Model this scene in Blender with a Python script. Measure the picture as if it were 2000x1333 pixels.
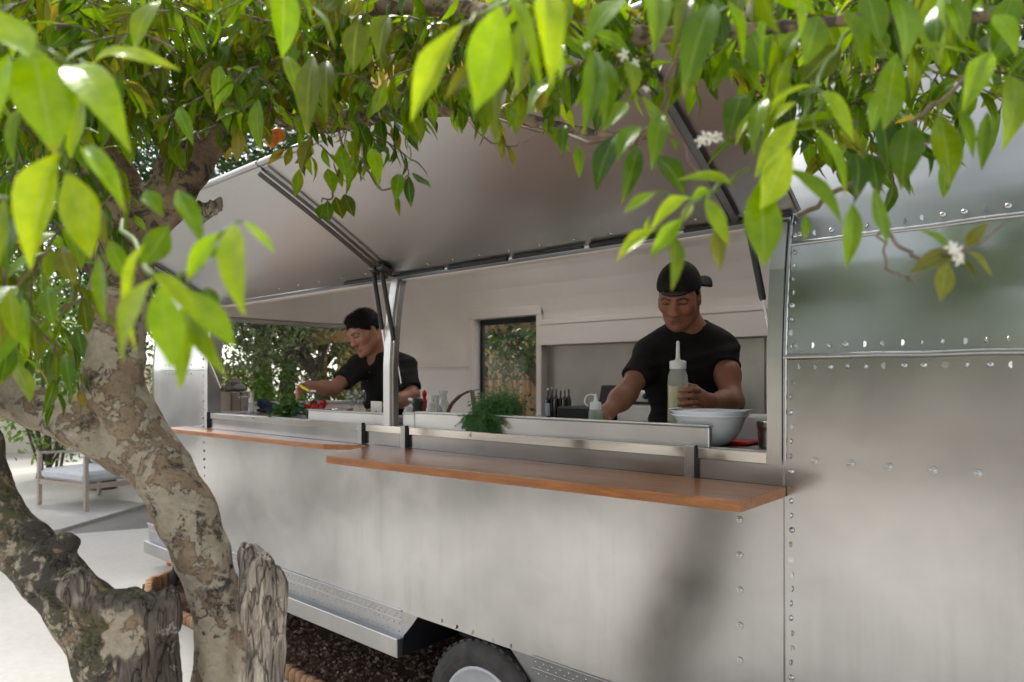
import bpy, bmesh, math, random
import numpy as np
from mathutils import Vector, Matrix, noise as mnoise
random.seed(7); rng = np.random.default_rng(7)
for o in list(bpy.data.objects): bpy.data.objects.remove(o)
SC = bpy.context.scene
COL = SC.collection
R_ = math.radians

# ------------------------------------------------------------------ camera
FPX, HORIZ, CAMH = 1345.0, 741.0, 1.5          # focal length and horizon in 2000 px photo units, eye height in metres
TH = R_(41.38)
FW = np.array((-math.sin(TH), math.cos(TH), 0.0)); RT = np.array((math.cos(TH), math.sin(TH), 0.0))
cam_d = bpy.data.cameras.new('camera'); cam = bpy.data.objects.new('camera', cam_d); COL.objects.link(cam)
cam.location = (0, 0, CAMH); cam.rotation_euler = (R_(90), 0, TH)
cam_d.sensor_width = 36; cam_d.lens = FPX / 2000 * 36
cam_d.shift_y = (HORIZ - 666.5) / 2000
cam_d.clip_start = .03; cam_d.clip_end = 500
cam_d.dof.use_dof = True; cam_d.dof.focus_distance = 2.2; cam_d.dof.aperture_fstop = 3.6
SC.camera = cam
# ------------------------------------------------------------------ sky, sun, exposure
SUN_EL, SUN_AZ = 55.0, 282.0     # azimuth: compass direction the light comes from, degrees from +Y towards +X
world = bpy.data.worlds.new('World'); SC.world = world; world.use_nodes = True
nt = world.node_tree; bg = nt.nodes['Background']
sky = nt.nodes.new('ShaderNodeTexSky'); sky.sky_type = 'NISHITA'; sky.sun_disc = False
sky.sun_elevation = R_(SUN_EL); sky.sun_rotation = R_(SUN_AZ)
sky.air_density = 1.0; sky.dust_density = 1.5; sky.ozone_density = .6
hs = nt.nodes.new('ShaderNodeHueSaturation'); hs.inputs['Saturation'].default_value = .35
tint = nt.nodes.new('ShaderNodeMix'); tint.data_type = 'RGBA'; tint.blend_type = 'MULTIPLY'; tint.inputs[0].default_value = 1
tint.inputs[7].default_value = (1.0, .985, .965, 1)
nt.links.new(sky.outputs[0], hs.inputs['Color']); nt.links.new(hs.outputs[0], tint.inputs[6]); nt.links.new(tint.outputs[2], bg.inputs['Color'])
bg.inputs['Strength'].default_value = .15
sun_d = bpy.data.lights.new('sun', 'SUN'); sun = bpy.data.objects.new('sun', sun_d); COL.objects.link(sun)
sun_d.energy = 2.0; sun_d.angle = R_(12); sun_d.color = (1, .97, .92)
_d = Vector((math.sin(R_(SUN_AZ)) * math.cos(R_(SUN_EL)), math.cos(R_(SUN_AZ)) * math.cos(R_(SUN_EL)), math.sin(R_(SUN_EL))))
sun.rotation_euler = _d.to_track_quat('Z', 'Y').to_euler()
SC.view_settings.view_transform = 'Standard'; SC.view_settings.look = 'None'
SC.view_settings.gamma = 1; SC.view_settings.use_curve_mapping = False
SC.view_settings.exposure = 1.35
SC.render.engine = 'CYCLES'
SC.cycles.use_denoising = True
SC.cycles.use_adaptive_sampling = True; SC.cycles.adaptive_threshold = .025
SC.cycles.max_bounces = 7; SC.cycles.diffuse_bounces = 4; SC.cycles.glossy_bounces = 3; SC.cycles.transmission_bounces = 6
SC.cycles.transparent_max_bounces = 12; SC.cycles.caustics_reflective = False; SC.cycles.caustics_refractive = False
SC.cycles.sample_clamp_indirect = 6

# ------------------------------------------------------------------ where a ray through a photo pixel meets the place
def ray(px, py):
    a = (px - 1000) / FPX
    d = FW + a * RT
    return np.array((d[0], d[1], (HORIZ - py) / FPX))
def P(px, py, t):
    return np.array((0, 0, CAMH)) + t * ray(px, py)
def WY(px, py, Y):
    r = ray(px, py); return P(px, py, Y / r[1])
def WZ(px, py, z):
    r = ray(px, py); return P(px, py, (z - CAMH) / r[2])
def depth(p):
    return float(p[0] * FW[0] + p[1] * FW[1])
def proj(p):
    t = depth(p); return 1000 + FPX * (p[0] * RT[0] + p[1] * RT[1]) / t, HORIZ - FPX * (p[2] - CAMH) / t

# ------------------------------------------------------------------ materials
MATS = {}
def _n(nt, typ, **kw):
    n = nt.nodes.new(typ)
    for k, v in kw.items(): setattr(n, k, v)
    return n
def ramp(nt, fac, stops):
    r = _n(nt, 'ShaderNodeValToRGB'); e = r.color_ramp.elements
    while len(e) > 1: e.remove(e[0])
    e[0].position, e[0].color = stops[0][0], tuple(stops[0][1]) + (1,)
    for p, c in stops[1:]:
        x = e.new(p); x.color = tuple(c) + (1,)
    nt.links.new(fac, r.inputs[0]); return r.outputs[0]
def g3(v): return (v, v, v)
def noise_tex(nt, vec, scale, detail=4, rough=.55, dist=0.0):
    n = _n(nt, 'ShaderNodeTexNoise'); n.inputs['Scale'].default_value = scale; n.inputs['Detail'].default_value = detail
    n.inputs['Roughness'].default_value = rough; n.inputs['Distortion'].default_value = dist
    nt.links.new(vec, n.inputs['Vector']); return n.outputs['Fac']
def mapping(nt, vec, scale):
    m = _n(nt, 'ShaderNodeMapping'); m.inputs['Scale'].default_value = scale; nt.links.new(vec, m.inputs['Vector']); return m.outputs[0]
def mixc(nt, fac, a, b, blend='MIX'):
    m = _n(nt, 'ShaderNodeMix', data_type='RGBA', blend_type=blend)
    for s, v in ((0, fac), (6, a), (7, b)):
        if isinstance(v, (int, float)): m.inputs[s].default_value = v
        elif isinstance(v, tuple): m.inputs[s].default_value = v + (1,) if len(v) == 3 else v
        else: nt.links.new(v, m.inputs[s])
    return m.outputs[2]
def new_mat(name):
    m = bpy.data.materials.new(name); m.use_nodes = True; MATS[name] = m
    return m, m.node_tree, m.node_tree.nodes['Principled BSDF']
def bump(nt, b, h, strength=.3, dist=.01):
    n = _n(nt, 'ShaderNodeBump'); n.inputs['Strength'].default_value = strength; n.inputs['Distance'].default_value = dist
    nt.links.new(h, n.inputs['Height']); nt.links.new(n.outputs[0], b.inputs['Normal'])
def mat(name, col, rough=.5, metal=0.0, var=.12, vs=6.0, bmp=0.0, bs=60.0, bd=.004, stretch=(1, 1, 1), coat=0.0, rvar=0.0, trans=0.0, ior=1.45, alpha=1.0, sss=0.0, spec=.5, coord='Object'):
    if name in MATS: return MATS[name]
    m, nt, b = new_mat(name)
    tc = _n(nt, 'ShaderNodeTexCoord').outputs[coord]
    v = mapping(nt, tc, stretch)
    f = noise_tex(nt, v, vs)
    lo = tuple(max(0, c * (1 - var)) for c in col); hi = tuple(min(1, c * (1 + var)) for c in col)
    nt.links.new(ramp(nt, f, [(.3, lo), (.7, hi)]), b.inputs['Base Color'])
    b.inputs['Roughness'].default_value = rough; b.inputs['Metallic'].default_value = metal
    b.inputs['IOR'].default_value = ior; b.inputs['Specular IOR Level'].default_value = spec
    if rvar:
        f2 = noise_tex(nt, v, vs * 2.3)
        nt.links.new(ramp(nt, f2, [(.3, g3(max(.02, rough - rvar))), (.7, g3(rough + rvar))]), b.inputs['Roughness'])
    if bmp: bump(nt, b, noise_tex(nt, v, bs, 5), bmp, bd)
    b.inputs['Coat Weight'].default_value = coat; b.inputs['Coat Roughness'].default_value = .12
    b.inputs['Transmission Weight'].default_value = trans
    b.inputs['Alpha'].default_value = alpha
    if sss:
        b.inputs['Subsurface Weight'].default_value = sss; b.inputs['Subsurface Radius'].default_value = (.012, .005, .003); b.inputs['Subsurface Scale'].default_value = 1
    return m
def alu(name, col, rough, rv=.07, dent=.5, streak=True, ds=.012, cloud=.35):
    """brushed, slightly dented aluminium sheet with cloudy oxidation and faint vertical runs"""
    if name in MATS: return MATS[name]
    m, nt, b = new_mat(name)
    tc = _n(nt, 'ShaderNodeTexCoord').outputs['Object']
    big = noise_tex(nt, tc, 1.7, 3, .5); mid = noise_tex(nt, mapping(nt, tc, (1.3, 1.3, 1.6)), 3.2, 4, .55, .4)
    fine = noise_tex(nt, mapping(nt, tc, (8, 8, 160)), 6, 3)
    c1 = ramp(nt, big, [(.34, tuple(c * (1 - .8 * min(cloud, .3)) for c in col)), (.66, col)])
    c2 = mixc(nt, cloud, c1, ramp(nt, mid, [(.35, g3(.72)), (.65, g3(1.0))]), 'MULTIPLY')
    if streak:
        st = noise_tex(nt, mapping(nt, tc, (7, 7, .55)), 2.2, 6, .62, .3); pat = noise_tex(nt, tc, 1.3, 2)
        sm = mixc(nt, ramp(nt, pat, [(.42, g3(0)), (.62, g3(.28))]), g3(1), ramp(nt, st, [(.32, (.66, .64, .61)), (.50, g3(1))]))
        c2 = mixc(nt, 1.0, c2, sm, 'MULTIPLY')
    scr = noise_tex(nt, mapping(nt, tc, (40, 40, 2)), 9, 2)
    c2 = mixc(nt, .12, c2, ramp(nt, fine, [(.3, g3(.6)), (.7, g3(1))]), 'MULTIPLY')
    nt.links.new(c2, b.inputs['Base Color'])
    b.inputs['Metallic'].default_value = 1
    nt.links.new(ramp(nt, mid, [(.3, g3(rough - rv)), (.7, g3(rough + rv))]), b.inputs['Roughness'])
    if dent: bump(nt, b, noise_tex(nt, tc, 1.9, 2, .4), dent, ds)
    return m
def attr_mat(name, rough=.5, sss=0.0, bmp=0.0, bs=120, bd=.002, spec=.5, mul_noise=.1):
    """colour from the mesh's own point colour 'Col' (skin tone, cloth print), broken up by noise"""
    if name in MATS: return MATS[name]
    m, nt, b = new_mat(name)
    a = _n(nt, 'ShaderNodeAttribute', attribute_name='Col').outputs['Color']
    tc = _n(nt, 'ShaderNodeTexCoord').outputs['Object']
    f = noise_tex(nt, tc, bs * .3, 4)
    nt.links.new(mixc(nt, 1.0, a, ramp(nt, f, [(.3, g3(1 - mul_noise)), (.7, g3(1.0))]), 'MULTIPLY'), b.inputs['Base Color'])
    b.inputs['Roughness'].default_value = rough; b.inputs['Specular IOR Level'].default_value = spec
    if sss: b.inputs['Subsurface Weight'].default_value = sss; b.inputs['Subsurface Radius'].default_value = (.01, .004, .002); b.inputs['Subsurface Scale'].default_value = 1
    if bmp: bump(nt, b, noise_tex(nt, tc, bs, 4), bmp, bd)
    return m

# ------------------------------------------------------------------ mesh helpers: everything is built in world coordinates
WL = {}
class MB:
    def __init__(s): s.v = []; s.f = []; s.smooth = []
    def add(s, v, f, smooth=False):
        n = len(s.v); s.v += [tuple(map(float, p)) for p in v]; s.f += [tuple(i + n for i in q) for q in f]; s.smooth += [smooth] * len(f); return s
    def box(s, lo, hi, b=0.0, M=None):
        lo = np.minimum(lo, hi) * 1.0; hi_ = np.maximum(lo, hi); x0, y0, z0 = lo; x1, y1, z1 = hi_
        if b <= 0:
            v = [(x, y, z) for z in (z0, z1) for y in (y0, y1) for x in (x0, x1)]
            f = [(0, 2, 3, 1), (4, 5, 7, 6), (0, 1, 5, 4), (2, 6, 7, 3), (0, 4, 6, 2), (1, 3, 7, 5)]
        else:
            b = min(b, .49 * min(hi_ - lo))
            v = []; idx = {}
            for cx in (0, 1):
                for cy in (0, 1):
                    for cz in (0, 1):
                        c = np.array(((x0, x1)[cx], (y0, y1)[cy], (z0, z1)[cz])); sg = np.array((1 - 2 * cx, 1 - 2 * cy, 1 - 2 * cz))
                        for ax in range(3):
                            p = c + sg * b; p[ax] = c[ax]; idx[(cx, cy, cz, ax)] = len(v); v.append(p)
            f = []
            for ax in range(3):
                o = [a for a in range(3) if a != ax]
                for side in (0, 1):
                    q = []
                    for (i, j) in ((0, 0), (1, 0), (1, 1), (0, 1)):
                        k = [0, 0, 0]; k[ax] = side; k[o[0]] = i; k[o[1]] = j; q.append(idx[tuple(k) + (ax,)])
                    f.append(q if (side == 1) == (ax != 1) else q[::-1])
            for ax in range(3):
                o = [a for a in range(3) if a != ax]
                for i in (0, 1):
                    for j in (0, 1):
                        k0 = [0, 0, 0]; k0[o[0]] = i; k0[o[1]] = j; k1 = k0[:]; k1[ax] = 1
                        f.append((idx[tuple(k0) + (o[0],)], idx[tuple(k1) + (o[0],)], idx[tuple(k1) + (o[1],)], idx[tuple(k0) + (o[1],)]))
            for k in [(i, j, l) for i in (0, 1) for j in (0, 1) for l in (0, 1)]:
                f.append((idx[k + (0,)], idx[k + (1,)], idx[k + (2,)]))
        if M is not None: v = [M @ Vector(p) for p in v]
        return s.add(v, f)
    def tube(s, pts, rad, n=8, caps=True, smooth=True, flat=1.0):
        pts = [np.asarray(p, float) for p in pts]; m = len(pts)
        if np.isscalar(rad): rad = [rad] * m
        up = None; v = []
        for i in range(m):
            d = pts[min(i + 1, m - 1)] - pts[max(i - 1, 0)]; d = d / (np.linalg.norm(d) + 1e-9)
            if up is None: up = np.array((0, 0, 1.0)) if abs(d[2]) < .9 else np.array((1.0, 0, 0))
            x = np.cross(up, d); x /= np.linalg.norm(x) + 1e-9; y = np.cross(d, x); up = y
            for k in range(n):
                a = 2 * math.pi * k / n; v.append(pts[i] + rad[i] * (math.cos(a) * x + flat * math.sin(a) * y))
        f = [(i * n + k, i * n + (k + 1) % n, (i + 1) * n + (k + 1) % n, (i + 1) * n + k) for i in range(m - 1) for k in range(n)]
        s.add(v, f, smooth)
        if caps:
            s.add(v[:n], [tuple(range(n))[::-1]]); s.add(v[-n:], [tuple(range(n))])
        return s
    def lathe(s, c, prof, n=24, smooth=True, axis=None, caps=True):
        c = np.asarray(c, float); v = []
        if axis is None: X, Y, Z = np.eye(3)
        else:
            Z = np.asarray(axis, float); Z = Z / np.linalg.norm(Z); t = np.array((0, 0, 1.)) if abs(Z[2]) < .9 else np.array((1., 0, 0))
            X = np.cross(t, Z); X /= np.linalg.norm(X); Y = np.cross(Z, X)
        for r, z in prof:
            for k in range(n):
                a = 2 * math.pi * k / n; v.append(c + X * (r * math.cos(a)) + Y * (r * math.sin(a)) + Z * z)
        m = len(prof)
        f = [(i * n + k, i * n + (k + 1) % n, (i + 1) * n + (k + 1) % n, (i + 1) * n + k) for i in range(m - 1) for k in range(n)]
        s.add(v, f, smooth)
        if not caps: return s
        if prof[0][0] > 1e-4: s.add(v[:n], [tuple(range(n))[::-1]])
        if prof[-1][0] > 1e-4: s.add(v[-n:], [tuple(range(n))])
        return s
    def prism(s, poly, z0, z1):
        n = len(poly); v = [(x, y, z0) for x, y in poly] + [(x, y, z1) for x, y in poly]
        f = [tuple(range(n))[::-1], tuple(range(n, 2 * n))] + [(i, (i + 1) % n, n + (i + 1) % n, n + i) for i in range(n)]
        return s.add(v, f)
    def mesh(s, name, off=(0, 0, 0)):
        me = bpy.data.meshes.new(name); off = np.asarray(off, float)
        me.from_pydata([tuple(np.asarray(p) - off) for p in s.v], [], s.f)
        me.polygons.foreach_set('use_smooth', s.smooth); me.update(); return me
def wloc(o): return WL.get(o.name, np.zeros(3)) if o else np.zeros(3)
def link(name, me, m, parent=None, origin=None):
    o = bpy.data.objects.new(name, me); COL.objects.link(o)
    if m is not None and me is not None and len(me.materials) == 0: me.materials.append(MATS[m] if isinstance(m, str) else m)
    if parent: o.parent = parent
    return o
def obj(name, mb, m, parent=None):
    """one mesh object; its vertices (world coordinates) are moved into the parent's space, or to a base-centre origin when it stands alone"""
    if parent:
        L = wloc(parent); me = mb.mesh(name, L); o = link(name, me, m, parent); WL[o.name] = L
    else:
        a = np.array(mb.v); L = np.array(((a[:, 0].min() + a[:, 0].max()) / 2, (a[:, 1].min() + a[:, 1].max()) / 2, a[:, 2].min()))
        me = mb.mesh(name, L); o = link(name, me, m); o.location = L; WL[o.name] = L
    return o
def thing(name, label, cat, loc, group=None):
    o = bpy.data.objects.new(name, None); COL.objects.link(o); o.location = tuple(map(float, loc)); o.empty_display_size = .1
    WL[o.name] = np.array(loc, float); return tag(o, label, cat, group)
def tag(o, label=None, cat=None, group=None, kind=None):
    for k, v in (('label', label), ('category', cat), ('group', group), ('kind', kind)):
        if v: o[k] = v
    return o
def piece(name, me, m, parent, loc, rot=None, scale=None):
    """a repeated piece that shares mesh data; loc is in world space"""
    o = bpy.data.objects.new(name, me); COL.objects.link(o); o.parent = parent
    if m is not None and len(me.materials) == 0: me.materials.append(MATS[m])
    o.location = tuple(np.asarray(loc, float) - wloc(parent)); WL[o.name] = np.asarray(loc, float)
    if rot is not None: o.rotation_euler = rot
    if scale is not None: o.scale = scale
    return o

# ------------------------------------------------------------------ smooth solids: signed distance grid -> one continuous surface
class SDF:
    def __init__(s, lo, hi, vox):
        s.lo = np.array(lo, float); s.vox = vox; s.n = np.ceil((np.array(hi) - s.lo) / vox).astype(int) + 1
        s.g = np.full(s.n, 1.0, np.float32)
    def _sub(s, lo, hi):
        a = np.clip(np.floor((np.array(lo) - s.lo) / s.vox).astype(int), 0, s.n); b = np.clip(np.ceil((np.array(hi) - s.lo) / s.vox).astype(int) + 1, 0, s.n)
        sl = tuple(slice(i, j) for i, j in zip(a, b))
        if any(j <= i for i, j in zip(a, b)): return None, None
        ax = [(s.lo[i] + s.vox * np.arange(a[i], b[i])).astype(np.float32) for i in range(3)]
        return sl, np.stack(np.meshgrid(*ax, indexing='ij'), -1)
    def put(s, fn, lo, hi, k=.02, sub=False):
        pad = k + 3 * s.vox; sl, p = s._sub(np.array(lo) - pad, np.array(hi) + pad)
        if sl is None: return s
        d = fn(p).astype(np.float32); g = s.g[sl]
        if sub:
            d = -d; h = np.maximum(k - np.abs(g - d), 0) / k; s.g[sl] = np.maximum(g, d) + h * h * k * .25
        else:
            h = np.maximum(k - np.abs(g - d), 0) / k; s.g[sl] = np.minimum(g, d) - h * h * k * .25
        return s
    def ell(s, c, r, M=None, k=.02, sub=False):
        c = np.array(c, np.float32); r = np.array(r, np.float32); M_ = None if M is None else np.array(M, np.float32)
        R = float(max(r))
        def fn(p):
            q = p - c
            if M_ is not None: q = q @ M_
            k0 = np.sqrt(((q / r) ** 2).sum(-1)); k1 = np.sqrt(((q / (r * r)) ** 2).sum(-1))
            return np.where(k1 > 1e-6, k0 * (k0 - 1) / np.maximum(k1, 1e-6), -float(min(r)))
        return s.put(fn, c - R, c + R, k, sub)
    def cone(s, a, b, ra, rb, k=.02, sub=False):
        a = np.array(a, np.float32); b = np.array(b, np.float32); ab = b - a; L2 = float(ab @ ab) + 1e-9
        def fn(p):
            t = np.clip(((p - a) @ ab) / L2, 0, 1); q = p - a - t[..., None] * ab
            return np.sqrt((q * q).sum(-1)) - (ra + (rb - ra) * t)
        R = max(ra, rb); return s.put(fn, np.minimum(a, b) - R, np.maximum(a, b) + R, k, sub)
    def capped(s, a, b, ra, rb, k=.02, sub=False):
        a = np.array(a, np.float32); b = np.array(b, np.float32); ab = b - a; L = float(np.linalg.norm(ab)); u = ab / L
        def fn(p):
            h = (p - a) @ u; q = p - a - h[..., None] * u; rr = np.sqrt((q * q).sum(-1)); t = np.clip(h / L, 0, 1)
            dr = rr - (ra + (rb - ra) * t); dh = np.abs(h - L / 2) - L / 2
            return np.minimum(np.maximum(dr, dh), 0) + np.sqrt(np.maximum(dr, 0) ** 2 + np.maximum(dh, 0) ** 2)
        R = max(ra, rb); return s.put(fn, np.minimum(a, b) - R, np.maximum(a, b) + R, k, sub)
    def surf(s):
        g = s.g; S = g < 0; n = s.n
        cnt = np.zeros(n - 1, np.int8); cs = [(i, j, k) for i in (0, 1) for j in (0, 1) for k in (0, 1)]
        for i, j, k in cs: cnt += S[i:n[0] - 1 + i, j:n[1] - 1 + j, k:n[2] - 1 + k]
        act = (cnt > 0) & (cnt < 8); ii = np.argwhere(act); N = len(ii)
        idx = np.full(n - 1, -1, np.int32); idx[act] = np.arange(N)
        vals = np.stack([g[ii[:, 0] + i, ii[:, 1] + j, ii[:, 2] + k] for i, j, k in cs], 1)
        acc = np.zeros((N, 3)); num = np.zeros(N); ca = np.array(cs, float)
        for a in range(8):
            for b in range(a + 1, 8):
                if abs(ca[a] - ca[b]).sum() != 1: continue
                va, vb = vals[:, a], vals[:, b]; m = (va < 0) != (vb < 0)
                t = np.where(m, va / np.where(m, va - vb, 1), 0)[:, None]
                acc += np.where(m[:, None], ca[a] + t * (ca[b] - ca[a]), 0); num += m
        V = s.lo + (ii + acc / num[:, None]) * s.vox
        F = []
        for ax in range(3):
            o1, o2 = [(1, 2), (2, 0), (0, 1)][ax]
            sa = [slice(None)] * 3; sb = [slice(None)] * 3; sa[ax] = slice(0, -1); sb[ax] = slice(1, None)
            d = S[tuple(sa)] != S[tuple(sb)]; e = np.argwhere(d)
            e = e[(e[:, o1] > 0) & (e[:, o2] > 0) & (e[:, o1] < n[o1] - 1) & (e[:, o2] < n[o2] - 1)]
            def at(d1, d2):
                q = e.copy(); q[:, o1] += d1; q[:, o2] += d2; return idx[q[:, 0], q[:, 1], q[:, 2]]
            q = np.stack([at(-1, -1), at(0, -1), at(0, 0), at(-1, 0)], 1)
            ins = S[e[:, 0], e[:, 1], e[:, 2]]
            q[~ins] = q[~ins][:, ::-1]; F.append(q)
        F = np.concatenate(F); F = F[(F >= 0).all(1)]
        return V, F
def grid_obj(name, V, F, m, parent=None, colors=None, smooth_it=0):
    L = wloc(parent) if parent else np.array(((V[:, 0].min() + V[:, 0].max()) / 2, (V[:, 1].min() + V[:, 1].max()) / 2, V[:, 2].min()))
    me = bpy.data.meshes.new(name); me.vertices.add(len(V)); me.vertices.foreach_set('co', (V - L).astype(np.float32).ravel())
    k = F.shape[1]; me.loops.add(F.size); me.loops.foreach_set('vertex_index', F.astype(np.int32).ravel())
    me.polygons.add(len(F)); me.polygons.foreach_set('loop_start', np.arange(0, F.size, k, dtype=np.int32)); me.polygons.foreach_set('loop_total', np.full(len(F), k, np.int32))
    me.polygons.foreach_set('use_smooth', np.ones(len(F), bool)); me.update(calc_edges=True); me.validate()
    if colors is not None:
        ca = me.color_attributes.new('Col', 'FLOAT_COLOR', 'POINT'); c = np.ones((len(V), 4), np.float32); c[:, :3] = colors; ca.data.foreach_set('color', c.ravel())
    o = link(name, me, m, parent)
    if not parent: o.location = L
    WL[o.name] = L; return o
def relax(V, F, n=1, w=.5):
    for _ in range(n):
        acc = np.zeros_like(V); c = np.zeros(len(V))
        for a, b in ((0, 1), (1, 2), (2, 3), (3, 0)):
            np.add.at(acc, F[:, a], V[F[:, b]]); np.add.at(acc, F[:, b], V[F[:, a]]); np.add.at(c, F[:, a], 1); np.add.at(c, F[:, b], 1)
        V = V * (1 - w) + w * acc / np.maximum(c, 1)[:, None]
    return V
def normals(V, F):
    n = np.cross(V[F[:, 2]] - V[F[:, 0]], V[F[:, 3]] - V[F[:, 1]]); N = np.zeros_like(V)
    for k in range(4): np.add.at(N, F[:, k], n)
    return N / (np.linalg.norm(N, axis=1)[:, None] + 1e-12)
def vnoise(p, seed=0):
    """smooth value noise on an (n,3) array"""
    p = p + seed * 17.31; i = np.floor(p).astype(np.int64); f = p - i; f = f * f * (3 - 2 * f); out = 0
    for dx in (0, 1):
        for dy in (0, 1):
            for dz in (0, 1):
                h = (i[:, 0] + dx) * 374761393 + (i[:, 1] + dy) * 668265263 + (i[:, 2] + dz) * 1274126177
                h = (h ^ (h >> 13)) * 1274126177; h = ((h ^ (h >> 16)) & 0xffff) / 65535.0
                w = (f[:, 0] if dx else 1 - f[:, 0]) * (f[:, 1] if dy else 1 - f[:, 1]) * (f[:, 2] if dz else 1 - f[:, 2]); out = out + w * h
    return out * 2 - 1
# ------------------------------------------------------------------ materials of the place
alu('aluminium', (.535, .537, .54), .22, .03, 0, cloud=.5)
alu('aluminium_band', (.50, .51, .50), .215, .03, 0, streak=False, cloud=.2)
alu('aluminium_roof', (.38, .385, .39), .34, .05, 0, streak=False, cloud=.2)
alu('aluminium_skirt', (.50, .50, .50), .38, .06, 0)
alu('hatch_lining', (.60, .585, .575), .31, .015, 0, streak=False, cloud=.06)
alu('guard_alu', (.78, .765, .745), .46, .05, .0, streak=False, ds=.004)
alu('steel', (.66, .65, .63), .32, .03, .0, streak=False, ds=.004)
alu('steel_bright', (.86, .84, .81), .10, .03, .5, streak=False, ds=.006)
alu('steel_frame', (.55, .54, .53), .34, .04, .0, streak=False, ds=.004)
mat('chrome', (.8, .8, .8), .12, 1, .03)
mat('rivet_metal', (.52, .52, .52), .20, 1, .15, 40)
mat('liner_paint', (.84, .785, .745), .5, 0, .05, 2.0, .05, 30)
mat('liner_trim', (.80, .735, .685), .45, 0, .05, 3)
mat('black_rubber', (.018, .018, .02), .6, 0, .2, 20, .1, 80)
mat('black_plastic', (.02, .02, .022), .4, 0, .1, 20)
mat('gunmetal', (.16, .155, .15), .38, 1, .15, 20)
mat('dark_steel', (.10, .10, .105), .4, 1, .15, 20)
mat('tyre_rubber', (.060, .056, .054), .8, 0, .35, 14, .25, 90, .003)
mat('rim_white', (.62, .64, .67), .35, 0, .06, 8)
mat('inner_black', (.012, .013, .018), .5, 0, .3, 10)
mat('floor_vinyl', (.45, .42, .38), .5)
mat('cabinet_paint', (.72, .69, .65), .4)
mat('orange_lens', (.9, .22, .01), .2, 0, .05, 5, coat=1)
def glass_mat(name, tint, base=0.0):
    m, nt, b = new_mat(name); tr = _n(nt, 'ShaderNodeBsdfTransparent'); tr.inputs[0].default_value = tint + (1,); gl = _n(nt, 'ShaderNodeBsdfGlossy'); gl.inputs['Roughness'].default_value = .04
    fr = _n(nt, 'ShaderNodeLayerWeight'); pw = _n(nt, 'ShaderNodeMath', operation='POWER'); nt.links.new(fr.outputs['Facing'], pw.inputs[0]); pw.inputs[1].default_value = 4.0
    ad = _n(nt, 'ShaderNodeMath', operation='MULTIPLY_ADD', use_clamp=True); ad.inputs[1].default_value = .85; ad.inputs[2].default_value = .04 + base; nt.links.new(pw.outputs[0], ad.inputs[0])
    mx = _n(nt, 'ShaderNodeMixShader'); nt.links.new(ad.outputs[0], mx.inputs[0]); nt.links.new(tr.outputs[0], mx.inputs[1]); nt.links.new(gl.outputs[0], mx.inputs[2])
    nt.links.new(mx.outputs[0], [n for n in nt.nodes if n.type == 'OUTPUT_MATERIAL'][0].inputs['Surface'])
glass_mat('glass', (.96, .97, .97)); glass_mat('glassware', (.90, .92, .92), .05)
def wood(name, c1, c2, sc=(1, 14, 14), rough=.3, coat=.6):
    m, nt, b = new_mat(name); tc = _n(nt, 'ShaderNodeTexCoord').outputs['Object']
    v = mapping(nt, tc, sc); f = noise_tex(nt, v, 5, 6, .6, .6); f2 = noise_tex(nt, mapping(nt, tc, tuple(x * 5 for x in sc)), 9, 3)
    c = mixc(nt, .35, ramp(nt, f, [(.3, c1), (.7, c2)]), ramp(nt, f2, [(.3, g3(.55)), (.6, g3(1))]), 'MULTIPLY')
    nt.links.new(c, b.inputs['Base Color']); b.inputs['Roughness'].default_value = rough
    b.inputs['Coat Weight'].default_value = coat; b.inputs['Coat Roughness'].default_value = .12
    bump(nt, b, f2, .08, .002)
wood('teak', (.25, .085, .022), (.44, .17, .048), rough=.34, coat=.25)
wood('pine_log', (.34, .18, .09), (.50, .29, .16), (14, 14, 1), .75, 0)
wood('chair_wood', (.40, .33, .27), (.55, .47, .40), (6, 6, 6), .7, 0)
wood('beam_wood', (.28, .14, .06), (.40, .22, .10), (1, 8, 8), .7, 0)

# ------------------------------------------------------------------ ground
def ground_mat(name, c1, c2, c3, s1=1.2, s2=60, bs=.4, rough=.9):
    m, nt, b = new_mat(name); tc = _n(nt, 'ShaderNodeTexCoord').outputs['Object']
    f = noise_tex(nt, tc, s1, 5); f2 = noise_tex(nt, tc, s2, 4, .7)
    c = mixc(nt, .45, ramp(nt, f, [(.35, c1), (.65, c2)]), ramp(nt, f2, [(.35, c3), (.65, g3(1))]), 'MULTIPLY')
    nt.links.new(c, b.inputs['Base Color']); b.inputs['Roughness'].default_value = rough; b.inputs['Specular IOR Level'].default_value = .2
    bump(nt, b, f2, bs, .01)
ground_mat('sand', (.42, .39, .345), (.50, .47, .42), (.62, .58, .52), .7, 45)
ground_mat('gravel_grey', (.27, .25, .225), (.34, .32, .295), (.45, .42, .38), 1.0, 55, .8)
ground_mat('slab', (.50, .475, .435), (.57, .545, .505), (.84, .82, .78), .9, 26, .12, .75)
ground_mat('mulch_base', (.10, .062, .042), (.17, .11, .08), (.4, .35, .3), 3, 70, .8)
def sheet(name, pts, z, m, thick=0.0):
    mb = MB()
    if thick: mb.prism(pts, z - thick, z)
    else: mb.add([(x, y, z) for x, y in pts], [tuple(range(len(pts)))])
    return tag(obj(name, mb, m), kind='structure')
sheet('ground', [(-150, -150), (150, -150), (150, 150), (-150, 150)], -.07, 'sand')
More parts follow.
